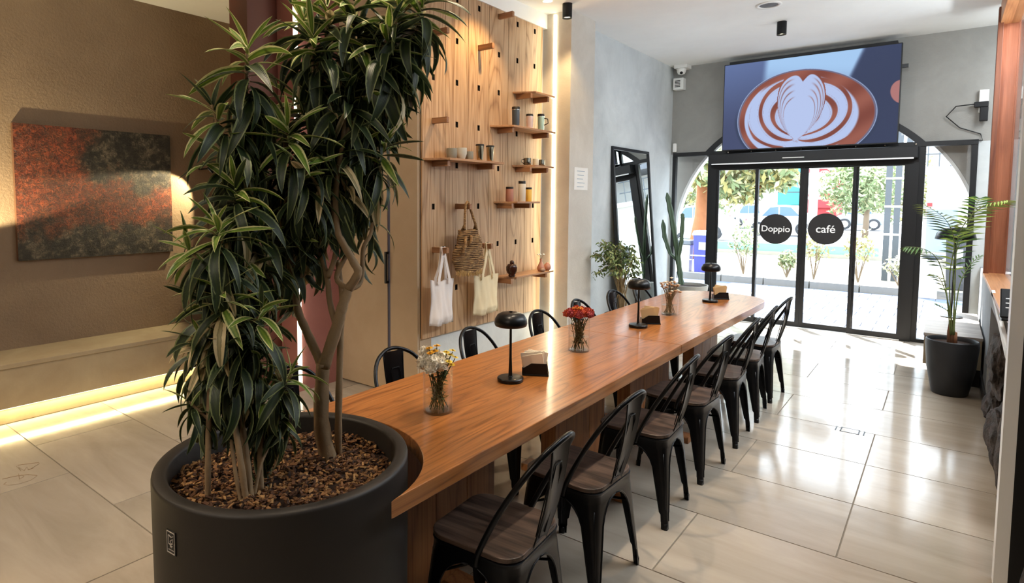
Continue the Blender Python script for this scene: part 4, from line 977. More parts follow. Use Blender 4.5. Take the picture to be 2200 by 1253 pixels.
wedge = smoothstep(880, 960, px+.12*(pyy-300))*(1-smoothstep(-25, 35, px-1800+(pyy-180)*.45)); img = mixc(img, C3('#a9cdf4'), wedge*smoothstep(780, 300, pyy))
img = mixc(img, C3('#3d4560'), smoothstep(-25, 35, px-1800+(pyy-180)*.45)*.9)
th = R(9); qx, qy = px-1272, pyy-800; ex = (qx*cos(th)-qy*sin(th)); ey = (qx*sin(th)+qy*cos(th)); er = np.sqrt((ex/628)**2+(ey/425)**2)
img = mixc(img, C3('#39425a'), smoothstep(1.09, 1.05, er)*smoothstep(1.0, 1.02, er)*smoothstep(700, 900, pyy)*.6)
img = mixc(img, C3('#a9bfe6'), smoothstep(1.035, 1.02, er)); img = mixc(img, C3('#5a4a5c'), smoothstep(1.02, 1.015, er)*smoothstep(.985, .995, er)*.7)
brown = mixc(np.ones((len(u), 3))*C3('#9c5f52'), C3('#82493f'), .5+.5*np.sin(px*.013+pyy*.02)); cupm = smoothstep(1.0, .985, er); img = img*(1-cupm[:, None])+brown*cupm[:, None]
dx, dy = (px-1205)-.13*(1000-pyy), 1000-pyy; thh = np.arctan2(np.abs(dx), dy); rad = np.hypot(dx, dy)
Rf = 575*np.exp(-(thh/.78)**2.6)*(1-.13*np.exp(-(thh/.07)**1.5))+30; s = rad/Rf; s = s+.012*np.sin(thh*9+s*4)*np.sign(dx+1e-6)
cream = C3('#b9c9f0'); bandv = np.zeros(len(u))
inside = smoothstep(1.0, .985, s); bandv = np.maximum(bandv, inside)
for a, w in ((.66, .010), (.76, .012), (.86, .016), (.94, .012)): bandv = bandv*(1-.75*np.exp(-((s-a)/w)**2)*smoothstep(.12, .3, thh))
outer = smoothstep(.2, .45, thh)*(er < .9)
fld = er*3.1-.55*np.cos(np.clip(thh*1.35, 0, np.pi))+.06*np.sin(thh*7+er*9); wav = .5+.5*np.cos(2*np.pi*fld*1.25)
wav2 = .5+.5*np.cos(2*np.pi*fld*5); wav = np.clip(wav*1.25-.35*wav2*(wav > .5), 0, 1); bandv = np.where(s > 1.03, np.maximum(bandv, smoothstep(.1, .3, thh)*smoothstep(.14, .40, wav)*smoothstep(.90-.10*smoothstep(1300, 1800, px), .86-.10*smoothstep(1300, 1800, px), er)), bandv)
ring = smoothstep(.84, .86, er)*smoothstep(.92, .90, er)*smoothstep(.55, .8, thh)*smoothstep(1500, 1300, px); bandv = np.maximum(bandv, ring)
img = mixc(img, cream, np.clip(bandv*cupm, 0, 1))
fg = np.hypot((px-2110)/95, (pyy-570)/110); img = mixc(img, C3('#b27a78'), smoothstep(1.02, .95, fg))
colour_attr(me, lin(np.clip(img, 0, 1)))
o = bpy.data.objects.new('image', me); COL.objects.link(o); o.parent = sc0
MB().box(SX0-1.43*-1-.012 if False else SX0+1.43-.010, SX1+1.43+.010, .0, .06, SZ0-2.86-.012, SZ1-2.86+.010).build('bezel', M['frame_black'], sc0, bevel=.004)
MB().box(-.90, .90, .06, .21, .42, .60).build('mount_bar', M['frame_black'], sc0)
MB().box(SX1+1.44, SX1+1.50, .02, .05, .28, .32).build('side_bracket', M['black_metal'], sc0)
# corner devices
p = onY(1468, 178, WY-.04)
e = empty('junction_box', (-3.02, 8.72, 3.28), 0, 'white square ventilated box in the corner under the ceiling camera', 'box'); MB().box(-.07, .07, -.04, .08, -.09, .07).build('housing', M['white_paint'], e, bevel=.006)
for k in range(5): MB().box(-.045, .03, -.044, -.0405, -.055+.02*k, -.045+.02*k).build('vent_slot', M['dark_hole'], e)
e = empty('security_camera', (-2.97, 8.66, 3.44), 0, 'white dome security camera in the corner left of the screen', 'camera')
MB().box(-.09, .09, -.05, .14, .03, .08).build('bracket', M['white_paint'], e, bevel=.006); MB().lathe([(.05, .03), (.065, .02), (.06, -.01), (.045, -.045), (.001, -.06)], 24).build('dome', M['white_paint'], e, smooth=True); MB().sphere((.01, -.03, -.03), .026, 12, 8).build('lens', M['black_metal'], e, smooth=True)
tag(MB().box(-3.10, -3.05, 8.755, 8.80, 2.325, 2.45).build('motion_sensor', M['white_paint'], bevel=.012), 'small white rounded sensor on the corner above the left side window', 'sensor')
e = empty('socket_bundle', (.235, 8.74, 2.62), 0, 'white and black plugs with loops of cable right of the screen', 'socket')
MB().box(-.03, .05, 0, .06, -.02, .22).build('socket_plate', M['white_paint'], e, bevel=.004); MB().box(-.07, .05, -.04, .01, .03, .09).box(-.02, .05, -.05, .01, -.12, .03).build('plug', M['black_metal'], e, bevel=.006)
MB().tube([(-.05, -.02, .07), (-.22, -.01, .06), (-.30, .03, -.04), (-.18, .04, -.17), (.0, .04, -.25), (.02, .04, -.32), (-.1, .045, -.31), (-.3, .05, -.335)], .006, 6).build('cable', M['black_metal'], e, smooth=True)
# paper notice on the column
e = empty('paper_notice', (-2.978, 5.75, 1.86), 0, 'white paper notice sheet on the column facing the aisle', 'notice'); MB().box(-.0005, .0015, -.15, .15, -.115, .115).build('sheet', M['paper'], e)
mb = MB()
for k in range(5): mb.box(.0016, .0019, -.09+.01*(k % 2), .08-.02*(k % 3), .075-.04*k, .080-.04*k)
mb.build('print_line', plain('print_blue', '#7d93a8', .6), e)

# ------------------------------------------------------------------ leaning mirror
mr = empty('leaning_mirror', (-2.93, 7.35, 0), 0, 'tall black framed mirror leaning on the grey wall beside the door', 'mirror')
la = math.atan2(.19, 2.28); q = Matrix.Rotation(-la, 4, 'Y'); h_, w_ = 2.285, .565; f_ = .035
def mrot(mb): mb.v = [tuple(q @ Vector(p)) for p in mb.v]; return mb
mrot(MB().box(-.03, .01, -w_, -w_+f_, 0, h_).box(-.03, .01, w_-f_, w_, 0, h_).box(-.03, .01, -w_+f_, w_-f_, 0, f_).box(-.03, .01, -w_+f_, w_-f_, h_-f_, h_)).build('frame', M['frame_black'], mr)
mt = NT('mirror_glass'); mt.base((.93, .95, .95)); mt.set(Metallic=1.0, Roughness=.01); mrot(MB().box(-.02, -.004, -w_+f_, w_-f_, f_, h_-f_)).build('mirror_pane', mt.m, mr)

# ------------------------------------------------------------------ ceiling fittings
def downlight(x, y, label, r=.047, h=.135):
    e = empty('ceiling_downlight', (x, y, CEIL), 0, label, 'ceiling light', None)
    MB().lathe([(r, 0), (r, -h), (r-.004, -h), (r-.006, -h+.02)], 32).build('cylinder', M['black_metal'], e, auto=40); MB().lathe([(r-.006, -h+.018), (.001, -h+.018)], 24).build('lens', M['lampface'], e)
downlight(-1.45, 7.25, 'black cylinder downlight on the ceiling in front of the screen'); downlight(-2.93, 5.62-.30, 'black cylinder downlight on the ceiling beside the column strip')
e = empty('recessed_light', (-3.03, 5.12, CEIL-.001), 0, 'round white recessed downlight shining at the top of the column', 'ceiling light'); MB().lathe([(.058, -.004), (.05, -.008), (.045, -.003)], 32).build('ring', M['white_paint'], e, smooth=True); MB().lathe([(.045, -.004), (.001, -.0045)], 24).build('lens', M['lampface'], e)
e = empty('ceiling_speaker', (-1.43, 6.55, CEIL-.001), 0, 'round recessed speaker in the white ceiling', 'speaker'); MB().lathe([(.115, -.0), (.112, -.006), (.085, -.008), (.082, .0)], 40).build('ring', M['white_paint'], e, smooth=True)
MB().lathe([(.083, -.002), (.045, -.001), (.03, -.006), (.001, -.008)], 32).build('grille', plain('speaker_grey', '#5b5c5c', .6), e, smooth=True)

# ------------------------------------------------------------------ right side: bench, bar front, rocks, window opening
bx = empty('window_bench', (.10, 7.70, 0), 0, 'low bench with grey plank top in the corner beside the door', 'bench'); L = (-.10, -7.70, 0)
for i in range(6): MB().box(-.125, .285, 6.915+i*.247, 6.915+i*.247+.244, .425, .45).build('plank', M['grey_wood'], bx, loc=L, bevel=.002)
MB().box(-.12, .28, 6.93, 8.38, .165, .424).build('bench_body', M['bench_plaster'], bx, loc=L); MB().box(-.07, .28, 6.99, 8.36, 0, .164).build('recessed_base', M['frame_black'], bx, loc=L)
# dome lamp on bench
e = empty('dome_lamp', (.07, 8.02, .45), 0, 'black dome lamp with thin stem standing on the corner bench', 'lamp'); b = M['black_metal']
MB().lathe([(.09, 0), (.095, .01), (.02, .016)], 32, cap0=True, cap1=True).build('base', b, e, auto=40); MB().tube([(0, 0, .01), (0, 0, .83)], .009, 10).build('pole', b, e, smooth=True)
MB().lathe([(.165, .80), (.168, .805), (.155, .86), (.12, .905), (.07, .925), (.001, .93)], 40).lathe([(.158, .802), (.14, .86), (.10, .895), (.001, .91)], 40).build('lamp_shade', b, e, smooth=True); MB().lathe([(.162, .799), (.05, .799), (.001, .7995)], 32).build('diffuser', plain('diffuser', '#f4f4ee', .4), e)
# bar front wall and opening
struct(MB().box(.30, .52, 6.45, 8.80, 0, .92).box(.42, .52, 3.6, 6.45, 0, .92).box(.30, .42, 5.2, 6.45, .80, .92).build('wall_bar', plaster('bar_front', '#8d9094', '#a2a5a8', 2, .2)))
struct(MB().box(.285, .30, 6.2, 8.6, 0, .10).build('baseboard_right', M['frame_black']))
jm = empty('window_jamb', (.36, 7.8, .92), 0, 'brown wooden post and lintel framing the bar window', 'window frame'); L = (-.36, -7.8, -.92)
MB().box(.285, .325, 7.70, 7.80, .92, 3.45).build('front_post', wood('jamb_dark', '#5c2c1a', '#74402a', '#804a30', 'Z', 7, .4), jm, loc=L, bevel=.003); MB().box(.325, .45, 7.78, 7.86, .92, 3.45).build('back_post', M['jamb'], jm, loc=L, bevel=.003)
MB().box(.30, .44, 3.4, 7.78, 3.30, 3.50).build('lintel', M['sill_wood'], jm, loc=L, bevel=.003)
MB().box(.285, .44, 5.2, 7.78, .921, .95).build('sill', M['sill_wood'], jm, loc=L, bevel=.003)
struct(MB().box(.38, .386, 3.5, 7.78, .95, 3.30).build('window_4', M['glass']))
struct(MB().box(.37, .395, 5.35, 5.39, .95, 3.30).build('window_4', M['frame_black']))
sh = empty('side_shelf', (.34, 4.9, .90), 0, 'orange wooden ledge on the bar front with a slanting white edge', 'shelf')
MB().box(-.03, .12, -.55, .35, .0, .025).build('ledge', M['sill_wood'], sh, bevel=.003)
MB().prism([(-.055, 1.3, .03), (-.055, 1.3, .06), (-.055, -.35, -.08), (-.055, -.35, -.14)], (.02, 0, 0)).build('white_edge', M['white_paint'], sh)
tb_ = empty('payment_tablet', (.335, 4.95, .926), 0, 'black tablet stand on the orange ledge by the white post', 'tablet'); q = Matrix.Rotation(R(-38), 4, 'X')
MB().box(-.06, .09, -.10, .10, 0, .012).build('base', M['black_metal'], tb_, bevel=.003)
mb = MB().box(-.065, .095, -.012, .004, .0, .19, Matrix.Translation((0, -.05, .012)) @ Matrix.Rotation(R(-30), 4, 'X')); mb.build('display', M['black_metal'], tb_, bevel=.006)
for k in range(3): MB().box(-.04, .06-.02*k, -.0135, -.012, .06+.03*k, .066+.03*k, Matrix.Translation((0, -.05, .012)) @ Matrix.Rotation(R(-30), 4, 'X')).build('screen_line', M['white_metal'], tb_)
# white post
struct(MB().box(.218, .262, 3.36, 3.46, 0, CEIL).build('trim_6', M['white_metal']))
struct(MB().box(.262, .46, 3.36, 3.46, 0, CEIL).build('trim_7', M['frame_black']))
struct(MB().box(.47, .56, -1.0, 3.58, 0, 2.2).build('wall_counter', M['frame_black']))
# rough dark boulders along the bar front
def rock_mat():
    t = NT('dark_rock'); co = t.coords(); a = t.noise(co, 9, 8, .7, .3); r = t.ramp(a, 0, ((.32, '#1e1917'), (.55, '#4a3e37'), (.75, '#806c5d'))); t.base(r.outputs[0]); t.set(Roughness=.8); t.bump(t.noise(co, 38, 6, .7), 0, 1.0, .02); return t.m
rk = rock_mat()
from mathutils import noise as mn
def rock(c, sz, seed, label):
    bm = bmesh.new(); bmesh.ops.create_icosphere(bm, subdivisions=4, radius=1)
    rg_ = random.Random(seed); off = Vector((rg_.uniform(0, 50), rg_.uniform(0, 50), 0))
    for vv in bm.verts:
        d_ = vv.co.normalized(); f_ = 1+.34*mn.noise(d_*1.4+off)+.16*mn.noise(d_*4+off)+.07*mn.noise(d_*11+off)
        # faceted
        vv.co = Vector((d_.x*sz[0]*f_, d_.y*sz[1]*f_, d_.z*sz[2]*f_))
    me_ = bpy.data.meshes.new('rock'); bm.to_mesh(me_); bm.free(); me_.materials.append(rk); o_ = bpy.data.objects.new('rock', me_); COL.objects.link(o_); o_.location = c
    zmin = min(v_.co.z for v_ in me_.vertices)
    return tag(o_, label, 'rock', 'dark boulders along the bar front')
rock((.33, 5.55, .53), (.075, .30, .22), 1, 'upper dark boulder on the bar front beyond the white post')
rock((.32, 4.95, .20), (.075, .26, .20), 2, 'lower dark boulder on the bar front beyond the white post')
rock((.325, 4.25, .30), (.072, .30, .28), 6, 'dark boulder right behind the white post')
rock((.345, 2.68, .28), (.10, .36, .27), 3, 'large brown black boulder in front of the white post at the floor')
rock((.36, 2.98, .78), (.085, .22, .15), 4, 'brown black boulder resting above the large one')
rock((.335, 5.90, .16), (.065, .24, .15), 7, 'farthest dark boulder near the palm pot')

# palm in black pot
pm_ = empty('palm_pot', (.075, 6.62, 0), 0, 'tall black tapered pot in front of the corner bench', 'pot')
MB().lathe([(.115, 0), (.125, .01), (.165, .22), (.182, .42), (.180, .462), (.172, .468), (.165, .462), (.165, .43)], 48, cap0=True).build('pot_wall', M['black_pot'], pm_, auto=50)
MB().lathe([(.168, .432), (.001, .436)], 32).build('soil', M['soil'], pm_)
palm = empty('parlor_palm', (.075, 6.62, .43), 0, 'slender palm with feathery fronds in the black pot by the window', 'plant')
pg = plain('palm_green', '#4f7034', .45, 0, .3, 8); pgl = plain('palm_light', '#9db552', .45, 0, .25, 8); pst = plain('palm_stem', '#6f7a45', .6, 0, .3, 20); pbr = plain('palm_bark', '#7a5137', .9, 0, .3, 20)
def PP(x, y, Yv): return onY(x, y, Yv)-palm.location
for k, (x, y) in enumerate(((2040, 690), (2052, 690), (2030, 700))):
    MB().tube([(-.02+.02*k, 0, -.002), (-.025+.022*k, .01, .10), (-.02+.02*k, .01, .2 if k < 2 else .1)], [.016, .012, .008], 8).build('trunk', pbr, palm, smooth=True)
def frond(pts, w, nl, mats, seed, up_=.2):
    rg_ = random.Random(seed); P = [Vector(p) for p in pts]; out = []
    for i in range(len(P)-1):
        a, b, c, d_ = P[max(0, i-1)], P[i], P[i+1], P[min(len(P)-1, i+2)]
        for t_i in range(6): t_ = t_i/6; out.append(.5*((2*b)+(c-a)*t_+(2*a-5*b+4*c-d_)*t_*t_+(3*b-a-3*c+d_)*t_**3))
    out.append(P[-1]); n = len(out)
    st_ = MB().tube(out, [.0055-.004*i/n for i in range(n)], 6).build('frond_stem', pst, palm, smooth=True)
    s0 = .42
    for j in range(nl):
        s = s0+(1-s0)*(j+.5)/nl; k = s*(n-1); i = min(n-2, int(k)); p = out[i].lerp(out[i+1], k-i); tg = (out[i+1]-out[i]).normalized()
        for sd in (-1, 1):
            side = tg.cross(Vector((0, 0, 1))).normalized()*sd
            if abs(tg.z) > .9: side = CR*sd
            l = w*(sin(pi*((s-s0)/(1-s0)*.8+.12))**.6)*rg_.uniform(.9, 1.05); dv = (side*.85+tg*.55+Vector((0, 0, up_))).normalized()
            m1 = p+dv*l*.5; m2 = p+dv*l+Vector((0, 0, -.10*l)); wd = tg*.0080
            mb_ = MB().add([p-wd*.4, m1-wd, m2, m1+wd, p+wd*.4, m1+Vector((0, 0, .003))], [(0, 1, 5), (1, 2, 5), (2, 3, 5), (3, 4, 5), (4, 0, 5)])
            mb_.build('leaflet', mats[0] if rg_.random() < .6 else mats[1], palm)
frond([PP(2050, 720, 6.62), PP(2052, 600, 6.6), PP(2062, 500, 6.55), PP(2110, 445, 6.45), PP(2165, 430, 6.35)], .19, 19, (pgl, pgl), 1, -.25)
frond([PP(2045, 720, 6.62), PP(2040, 600, 6.6), PP(2050, 520, 6.5), PP(2030, 470, 6.4), PP(1985, 440, 6.3)], .19, 17, (pg, pgl), 2, -.2)
frond([PP(2042, 720, 6.62), PP(2032, 620, 6.6), PP(2015, 560, 6.5), PP(1985, 535, 6.4), PP(1945, 530, 6.35)], .15, 14, (pg, pg), 3, -.4)
frond([PP(2048, 720, 6.62), PP(2060, 620, 6.65), PP(2080, 575, 6.7), PP(2105, 550, 6.75)], .08, 8, (pg, pg), 4, .1)
frond([PP(2047, 720, 6.62), PP(2050, 640, 6.6), PP(2050, 560, 6.6), PP(2085, 470, 6.6), PP(2105, 425, 6.6)], .20, 17, (pg, pgl), 5, -.3)
frond([PP(2045, 700, 6.62), PP(2035, 640, 6.6), PP(2020, 600, 6.55), PP(2005, 590, 6.5)], .09, 8, (pgl, pg), 6, -.2)
frond([PP(2046, 690, 6.62), PP(2035, 668, 6.6), PP(2010, 655, 6.6)], .06, 6, (pg, pg), 7, .3)

# cactus
ct = empty('cactus_pot', (-2.62, 8.15, 0), 0, 'grey concrete pot holding the cactus beside the left side window', 'pot'); MB().lathe([(.16, 0), (.17, .01), (.235, .50), (.24, .53), (.222, .53), (.215, .49)], 40, cap0=True).build('pot_wall', plain('concrete_pot', '#a3a29c', .8, 0, .1), ct, auto=50); MB().lathe([(.22, .495), (.001, .5)], 32).build('soil', M['soil'], ct)
cc = empty('tall_cactus', (-2.62, 8.15, .49), 0, 'tall branching green cactus in front of the left side window', 'plant'); cg_ = plain('cactus_green', '#3e5238', .6, 0, .3, 12)
def cact(pts, r, nm='arm'):
    P = [onY(x, y, 8.15)-cc.location for x, y in pts]; out = []
    for i in range(len(P)-1):
        for k in range(8): out.append(P[i].lerp(P[i+1], k/8))
    out.append(P[-1]); mb = MB(); n = len(out); vs = []
    for i, p in enumerate(out):
        tp = min(1, (n-1-i)/3+.25); rr = r*tp*(1+.10*sin(i*1.3))
        for k in range(10):
            a = 2*pi*k/10; q_ = rr*(1.0 if k % 2 else .55); vs.append(p+CR*(q_*cos(a))+Vector((0, 1, 0))*(q_*sin(a)))
    mb.add(vs, [(j*10+i, j*10+(i+1) % 10, (j+1)*10+(i+1) % 10, (j+1)*10+i) for j in range(n-1) for i in range(10)]+[tuple(range((n-1)*10, n*10))]); return mb.build(nm, cg_, cc)
cact([(1464, 612), (1460, 580), (1452, 520), (1442, 460), (1433, 414)], .036, 'trunk'); cact([(1456, 560), (1440, 545), (1428, 510), (1424, 472)], .030); cact([(1462, 590), (1458, 552), (1464, 520), (1467, 470), (1466, 458)], .027); cact([(1455, 560), (1452, 530), (1453, 508)], .022)
# ficus
fp = empty('ficus_pot', (-2.72, 6.25, 0), 0, 'round black pot on the floor by the leaning mirror', 'pot'); MB().lathe([(.13, 0), (.145, .01), (.18, .36), (.185, .40), (.17, .40), (.165, .37)], 36, cap0=True).build('pot_wall', M['black_pot'], fp, auto=50); MB().lathe([(.168, .372), (.001, .376)], 28).build('soil', M['soil'], fp)
fi = empty('weeping_fig', (-2.72, 6.25, .37), 0, 'bushy small leaved fig tree in front of the mirror', 'plant'); fb = plain('fig_bark', '#a08a66', .8, 0, .2, 30)
fm1 = mesh_uv('leaf', *leaf_geo(1, .42, .9, .25, 4), [plain('fig_leaf', '#5d7443', .45, 0, .3, 8)]); fm2 = mesh_uv('leaf', *leaf_geo(1, .42, .9, .25, 4), [plain('fig_leaf_pale', '#8d9a63', .5, 0, .3, 8)])
rg = random.Random(21); tips = []
cen = onD(1322, 560, 6.48)-fi.location
for i in range(26):
    a = rg.uniform(0, 6.28); el = rg.uniform(-.5, 1.2); r_ = rg.uniform(.12, .26)
    tp = cen+Vector((cos(a)*cos(el)*r_*1.25, sin(a)*cos(el)*r_, sin(el)*r_*1.2-.03)); md = Vector((tp.x*.4, tp.y*.4, .32+tp.z*.3)); b0 = Vector((rg.uniform(-.02, .02), rg.uniform(-.02, .02), 0))
    MB().tube([b0, Vector((b0.x*2+.02*sin(i), b0.y*2, .18)), md, tp], [.008, .007, .004, .0015], 6).build('branch', fb, fi, smooth=True); tips.append((md, tp))
for x, y in ((1275, 545), (1278, 590), (1310, 520), (1290, 520)):
    tp = onD(x, y, 6.45)-fi.location; md = cen.lerp(tp, .4); MB().tube([cen, md, tp], .002, 5).build('branch', fb, fi, smooth=True); tips.append((md, tp))
fl_items = []
for md, tp in tips:
    for k in range(26):
        s = rg.random()**.6; p = md.lerp(tp, s)+Vector((rg.gauss(0, .02), rg.gauss(0, .02), rg.gauss(0, .02))); az = rg.uniform(0, 6.28); dv = Vector((cos(az), sin(az), rg.uniform(-.8, .2))).normalized(); y_ = Vector((0, 0, 1)).cross(dv).normalized(); l = rg.uniform(.04, .065)
        m_ = Matrix((dv, y_, dv.cross(y_))).transposed().to_4x4() @ Matrix.Rotation(rg.uniform(-1, 1), 4, 'X') @ Matrix.Diagonal((l, l, l, 1)); m_.translation = p; fl_items.append(((p+fi.location-CAMP).length, m_))
fl_items.sort(key=lambda t_: t_[0])
for d_, m_ in fl_items[:280]:
    o = bpy.data.objects.new('leaf', fm1 if rg.random() < .55 else fm2); COL.objects.link(o); o.parent = fi; o.matrix_local = m_
V, F_, U = [], [], []; g_ = leaf_geo(1, .42, .9, .25, 4)
for d_, m_ in fl_items[280:]:
    o0 = len(V); V += [m_ @ x for x in g_[0]]; F_ += [tuple(i+o0 for i in f) for f in g_[1]]; U += g_[2]
if V:
    o = bpy.data.objects.new('foliage', mesh_uv('foliage', V, F_, U, fm1.materials[0])); COL.objects.link(o); o.parent = fi; tag(o, kind='stuff')

# floor hatch and signature scratch
e = empty('floor_hatch', (onZ(1828, 925, 0).x, onZ(1828, 925, 0).y, 0), 0, 'small rectangular floor hatch outline in the aisle tiles', 'hatch'); dkm = plain('hatch_dark', '#3a3d42', .5)
c4 = [onZ(*p_, 0)-Vector((e.location.x, e.location.y, 0)) for p_ in ((1806, 917), (1849, 926), (1845, 934), (1805, 927))]
xa = sum(c_.x for c_ in (c4[0], c4[3]))/2; xb = sum(c_.x for c_ in (c4[1], c4[2]))/2; ya = sum(c_.y for c_ in (c4[2], c4[3]))/2; yb = sum(c_.y for c_ in (c4[0], c4[1]))/2
for b_ in ((xa, xb, ya, ya+.008), (xa, xb, yb-.008, yb), (xa, xa+.008, ya, yb), (xb-.008, xb, ya, yb), (xa-.03, xa-.022, ya, yb), (xb+.022, xb+.03, ya, yb)): MB().box(b_[0], b_[1], b_[2], b_[3], 0.0003, .0016).build('frame_bar', dkm, e)
MB().box(xa+.01, xb-.01, ya+.01, yb-.01, .0003, .0010).build('lid', M['tile'], e)
sg = [[(35, 1002), (45, 1012), (40, 1004), (52, 1012), (58, 1003), (62, 1010), (85, 996)], [(38, 1000), (84, 994)], [(5, 1030), (30, 1024), (60, 1020), (80, 1022), (66, 1032), (40, 1040), (18, 1043), (8, 1041), (14, 1036)], [(40, 1018), (42, 1030), (52, 1024), (46, 1020)], [(60, 1010), (72, 1006)]]
mb = MB()
for ln in sg: mb.tube([onZ(x, y, .0007) for x, y in ln], .0022, 4, flat=.3)
tag(mb.build('floor_signature', plain('scratch', '#8a735a', .8)), 'thin handwritten signature drawn on a floor tile at the far left', 'signature')
# ------------------------------------------------------------------ street outside
out_g = plain('street_paving', '#4f5b73', .85, 0, .08, 2); pale = plain('sun_stripe_pale', '#a5a39c', .9); asph = plain('asphalt', '#85878c', .9, 0, .08, 1); kerb_m = plain('kerb_stone', '#75736f', .9, 0, .12, 6); earth = plain('dry_bed', '#8d8778', .95, 0, .2, 3)
GZ = -.03
grd = struct(MB().box(-60, 40, 8.86, 120, -.3, GZ-.02).build('ground_street', asph))
sw = struct(MB().box(-14, 9, 8.87, 13.2, -.2, GZ-.012).build('ground_sidewalk', kerb_m)); tmm = {}
for j in range(14):
    y0 = 9.05+j*.295
    if y0 > 13.05: break
    pal = j in (4, 9)  # pale paver rows paint in the sunlit stripes between shadows
    for i in range(-20, 14):
        x0 = i*.3+(.15 if j % 2 else 0)-.4
        if x0 < -5.4 or x0 > 1.6: continue
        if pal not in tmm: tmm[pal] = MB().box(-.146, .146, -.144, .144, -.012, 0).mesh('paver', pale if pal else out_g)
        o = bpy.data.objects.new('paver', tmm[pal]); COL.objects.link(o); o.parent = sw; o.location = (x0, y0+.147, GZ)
kb = struct(MB().box(-14, 9, 13.2, 13.2+.001, -.2, -.05).build('ground_kerb', kerb_m)); km = MB().box(-.39, .39, 0, .18, -.05, .10).mesh('kerb_stone', kerb_m)
for i in range(24): o = bpy.data.objects.new('kerb_stone', km); COL.objects.link(o); o.parent = kb; o.location = (-12+i*.8, 13.2+.0, 0)
struct(MB().box(-14, 9, 13.38, 17.5, -.2, .06).build('ground_bed', earth))
struct(MB().box(-25, 9, 20.8, 24.5, -.2, .06).build('ground_median', earth)); 
hg = tag(MB().box(-12, -1.5, 20.9, 21.3, .06, .30).build('median_kerb', plain('green_kerb', '#6d9a80', .8)), 'low pale green painted kerb across the road', 'kerb')
# leaf card blobs for trees and shrubs
def foliage_blob(name, parent, centre, rad, n, size, mats, seed, squash=(1, 1, 1), droop=0):
    rg_ = random.Random(seed); mb = MB()
    for i in range(n):
        d_ = Vector((rg_.gauss(0, 1), rg_.gauss(0, 1), rg_.gauss(0, 1))).normalized(); r_ = rad*(rg_.random()**.45)*(1+.25*mn.noise(d_*2.5+Vector((seed, 0, 0))))
        p = Vector(centre)+Vector((d_.x*squash[0], d_.y*squash[1], d_.z*squash[2]))*r_; a = Vector((rg_.gauss(0, 1), rg_.gauss(0, 1), rg_.gauss(0, 1)-droop)).normalized(); b_ = a.orthogonal().normalized(); s_ = size*rg_.uniform(.6, 1.3)
        mb.cur = rg_.randrange(len(mats)); mb.add([p-a*s_, p+b_*s_*.4, p+a*s_, p-b_*s_*.4], [(0, 1, 2, 3)])
    return tag(mb.build(name, list(mats), parent), kind='stuff')
lg1, lg2, lg3 = plain('tree_green', '#6d7d56', .7), plain('tree_olive', '#908a55', .7), plain('tree_pale', '#adb088', .7); tk1 = plain('pine_bark', '#8f5c3c', .85, 0, .25, 9, .5, 20); tk2 = plain('tree_bark', '#7a6a58', .85)
p0 = onZ(1492, 560, 0)
e = empty('pine_tree', (p0.x, p0.y, .06), 0, 'leaning pine with orange bark and drooping branches left of the door', 'tree'); top = onY(1512, 375, p0.y)-e.location; t3 = onY(1530, 250, p0.y)-e.location
MB().tube([(0, 0, 0), top*.5+Vector((.05, 0, 0)), top, t3], [.22, .17, .15, .10], 12).build('trunk', tk1, e, smooth=True)
for k, (x, y) in enumerate(((1600, 375), (1660, 350), (1640, 405), (1480, 350))):
    q2 = onY(x, y, p0.y-.6)-e.location; MB().tube([top*.9, top*.9+(q2-top*.9)*.5+Vector((0, 0, .25)), q2], [.08, .05, .02], 8).build('branch', tk1, e, smooth=True)
for k, (x, y, rd) in enumerate(((1490, 365, .6), (1560, 370, .8), (1630, 355, .8), (1670, 380, .45), (1590, 410, .45), (1540, 320, .9), (1650, 310, .9))):
    c_ = onY(x, y, p0.y-.5)-e.location; foliage_blob('needle_foliage', e, c_, rd, 420, .13, (lg2, lg3, lg1), 40+k, (1.2, 1, .7), .8)
p0 = onZ(1858, 512, 0); e = empty('round_tree', (p0.x, p0.y, 0), 0, 'round crowned street tree seen through the right door leaf', 'tree'); c_ = onY(1850, 400, p0.y)-e.location
MB().tube([(0, 0, 0), (.03, 0, c_.z*.55), (-.05, 0, c_.z*.8)], [.13, .10, .06], 10).build('trunk', tk2, e, smooth=True); MB().tube([(.02, 0, c_.z*.4), (-.5, 0, c_.z*.7)], [.05, .02], 8).build('branch', tk2, e, smooth=True)
foliage_blob('foliage', e, c_, 1.65, 2600, .14, (lg1, lg3, lg1), 60, (1, 1, .85))
def shrub(x, y, w, hh, label, seed, mats, Yv=14.0):
    b_ = onY(x, y, Yv); b_.z = .06; e_ = empty('street_shrub', b_, 0, label, 'shrub', 'shrubs in the street bed'); rg_ = random.Random(seed)
    for k in range(7): a = rg_.uniform(-1, 1); MB().tube([(0, 0, 0), (a*w*.4, rg_.uniform(-.1, .1), hh*.5), (a*w*.8, rg_.uniform(-.2, .2), hh*rg_.uniform(.7, .95))], [.012, .008, .003], 5).build('branch', tk2, e_)
    foliage_blob('foliage', e_, (0, 0, hh*.72), w*.8, 260, .05, mats, seed, (1, .8, .8*hh/w/1.6))
shrub(1597, 590, .42, 1.05, 'tall airy shrub in the bed behind the left door leaf', 1, (lg3, lg1)); shrub(1690, 590, .22, .5, 'small sprout shrub below the lettered sticker', 2, (lg3, lg1)); shrub(1748, 600, .40, .95, 'airy shrub right of the door centre', 3, (lg3, lg2)); shrub(1843, 610, .38, .95, 'thin twiggy shrub behind the right door leaf', 4, (lg3, lg2)); shrub(1930, 610, .30, .5, 'pale dry tuft at the foot of the slatted pillar', 5, (lg3, pale))
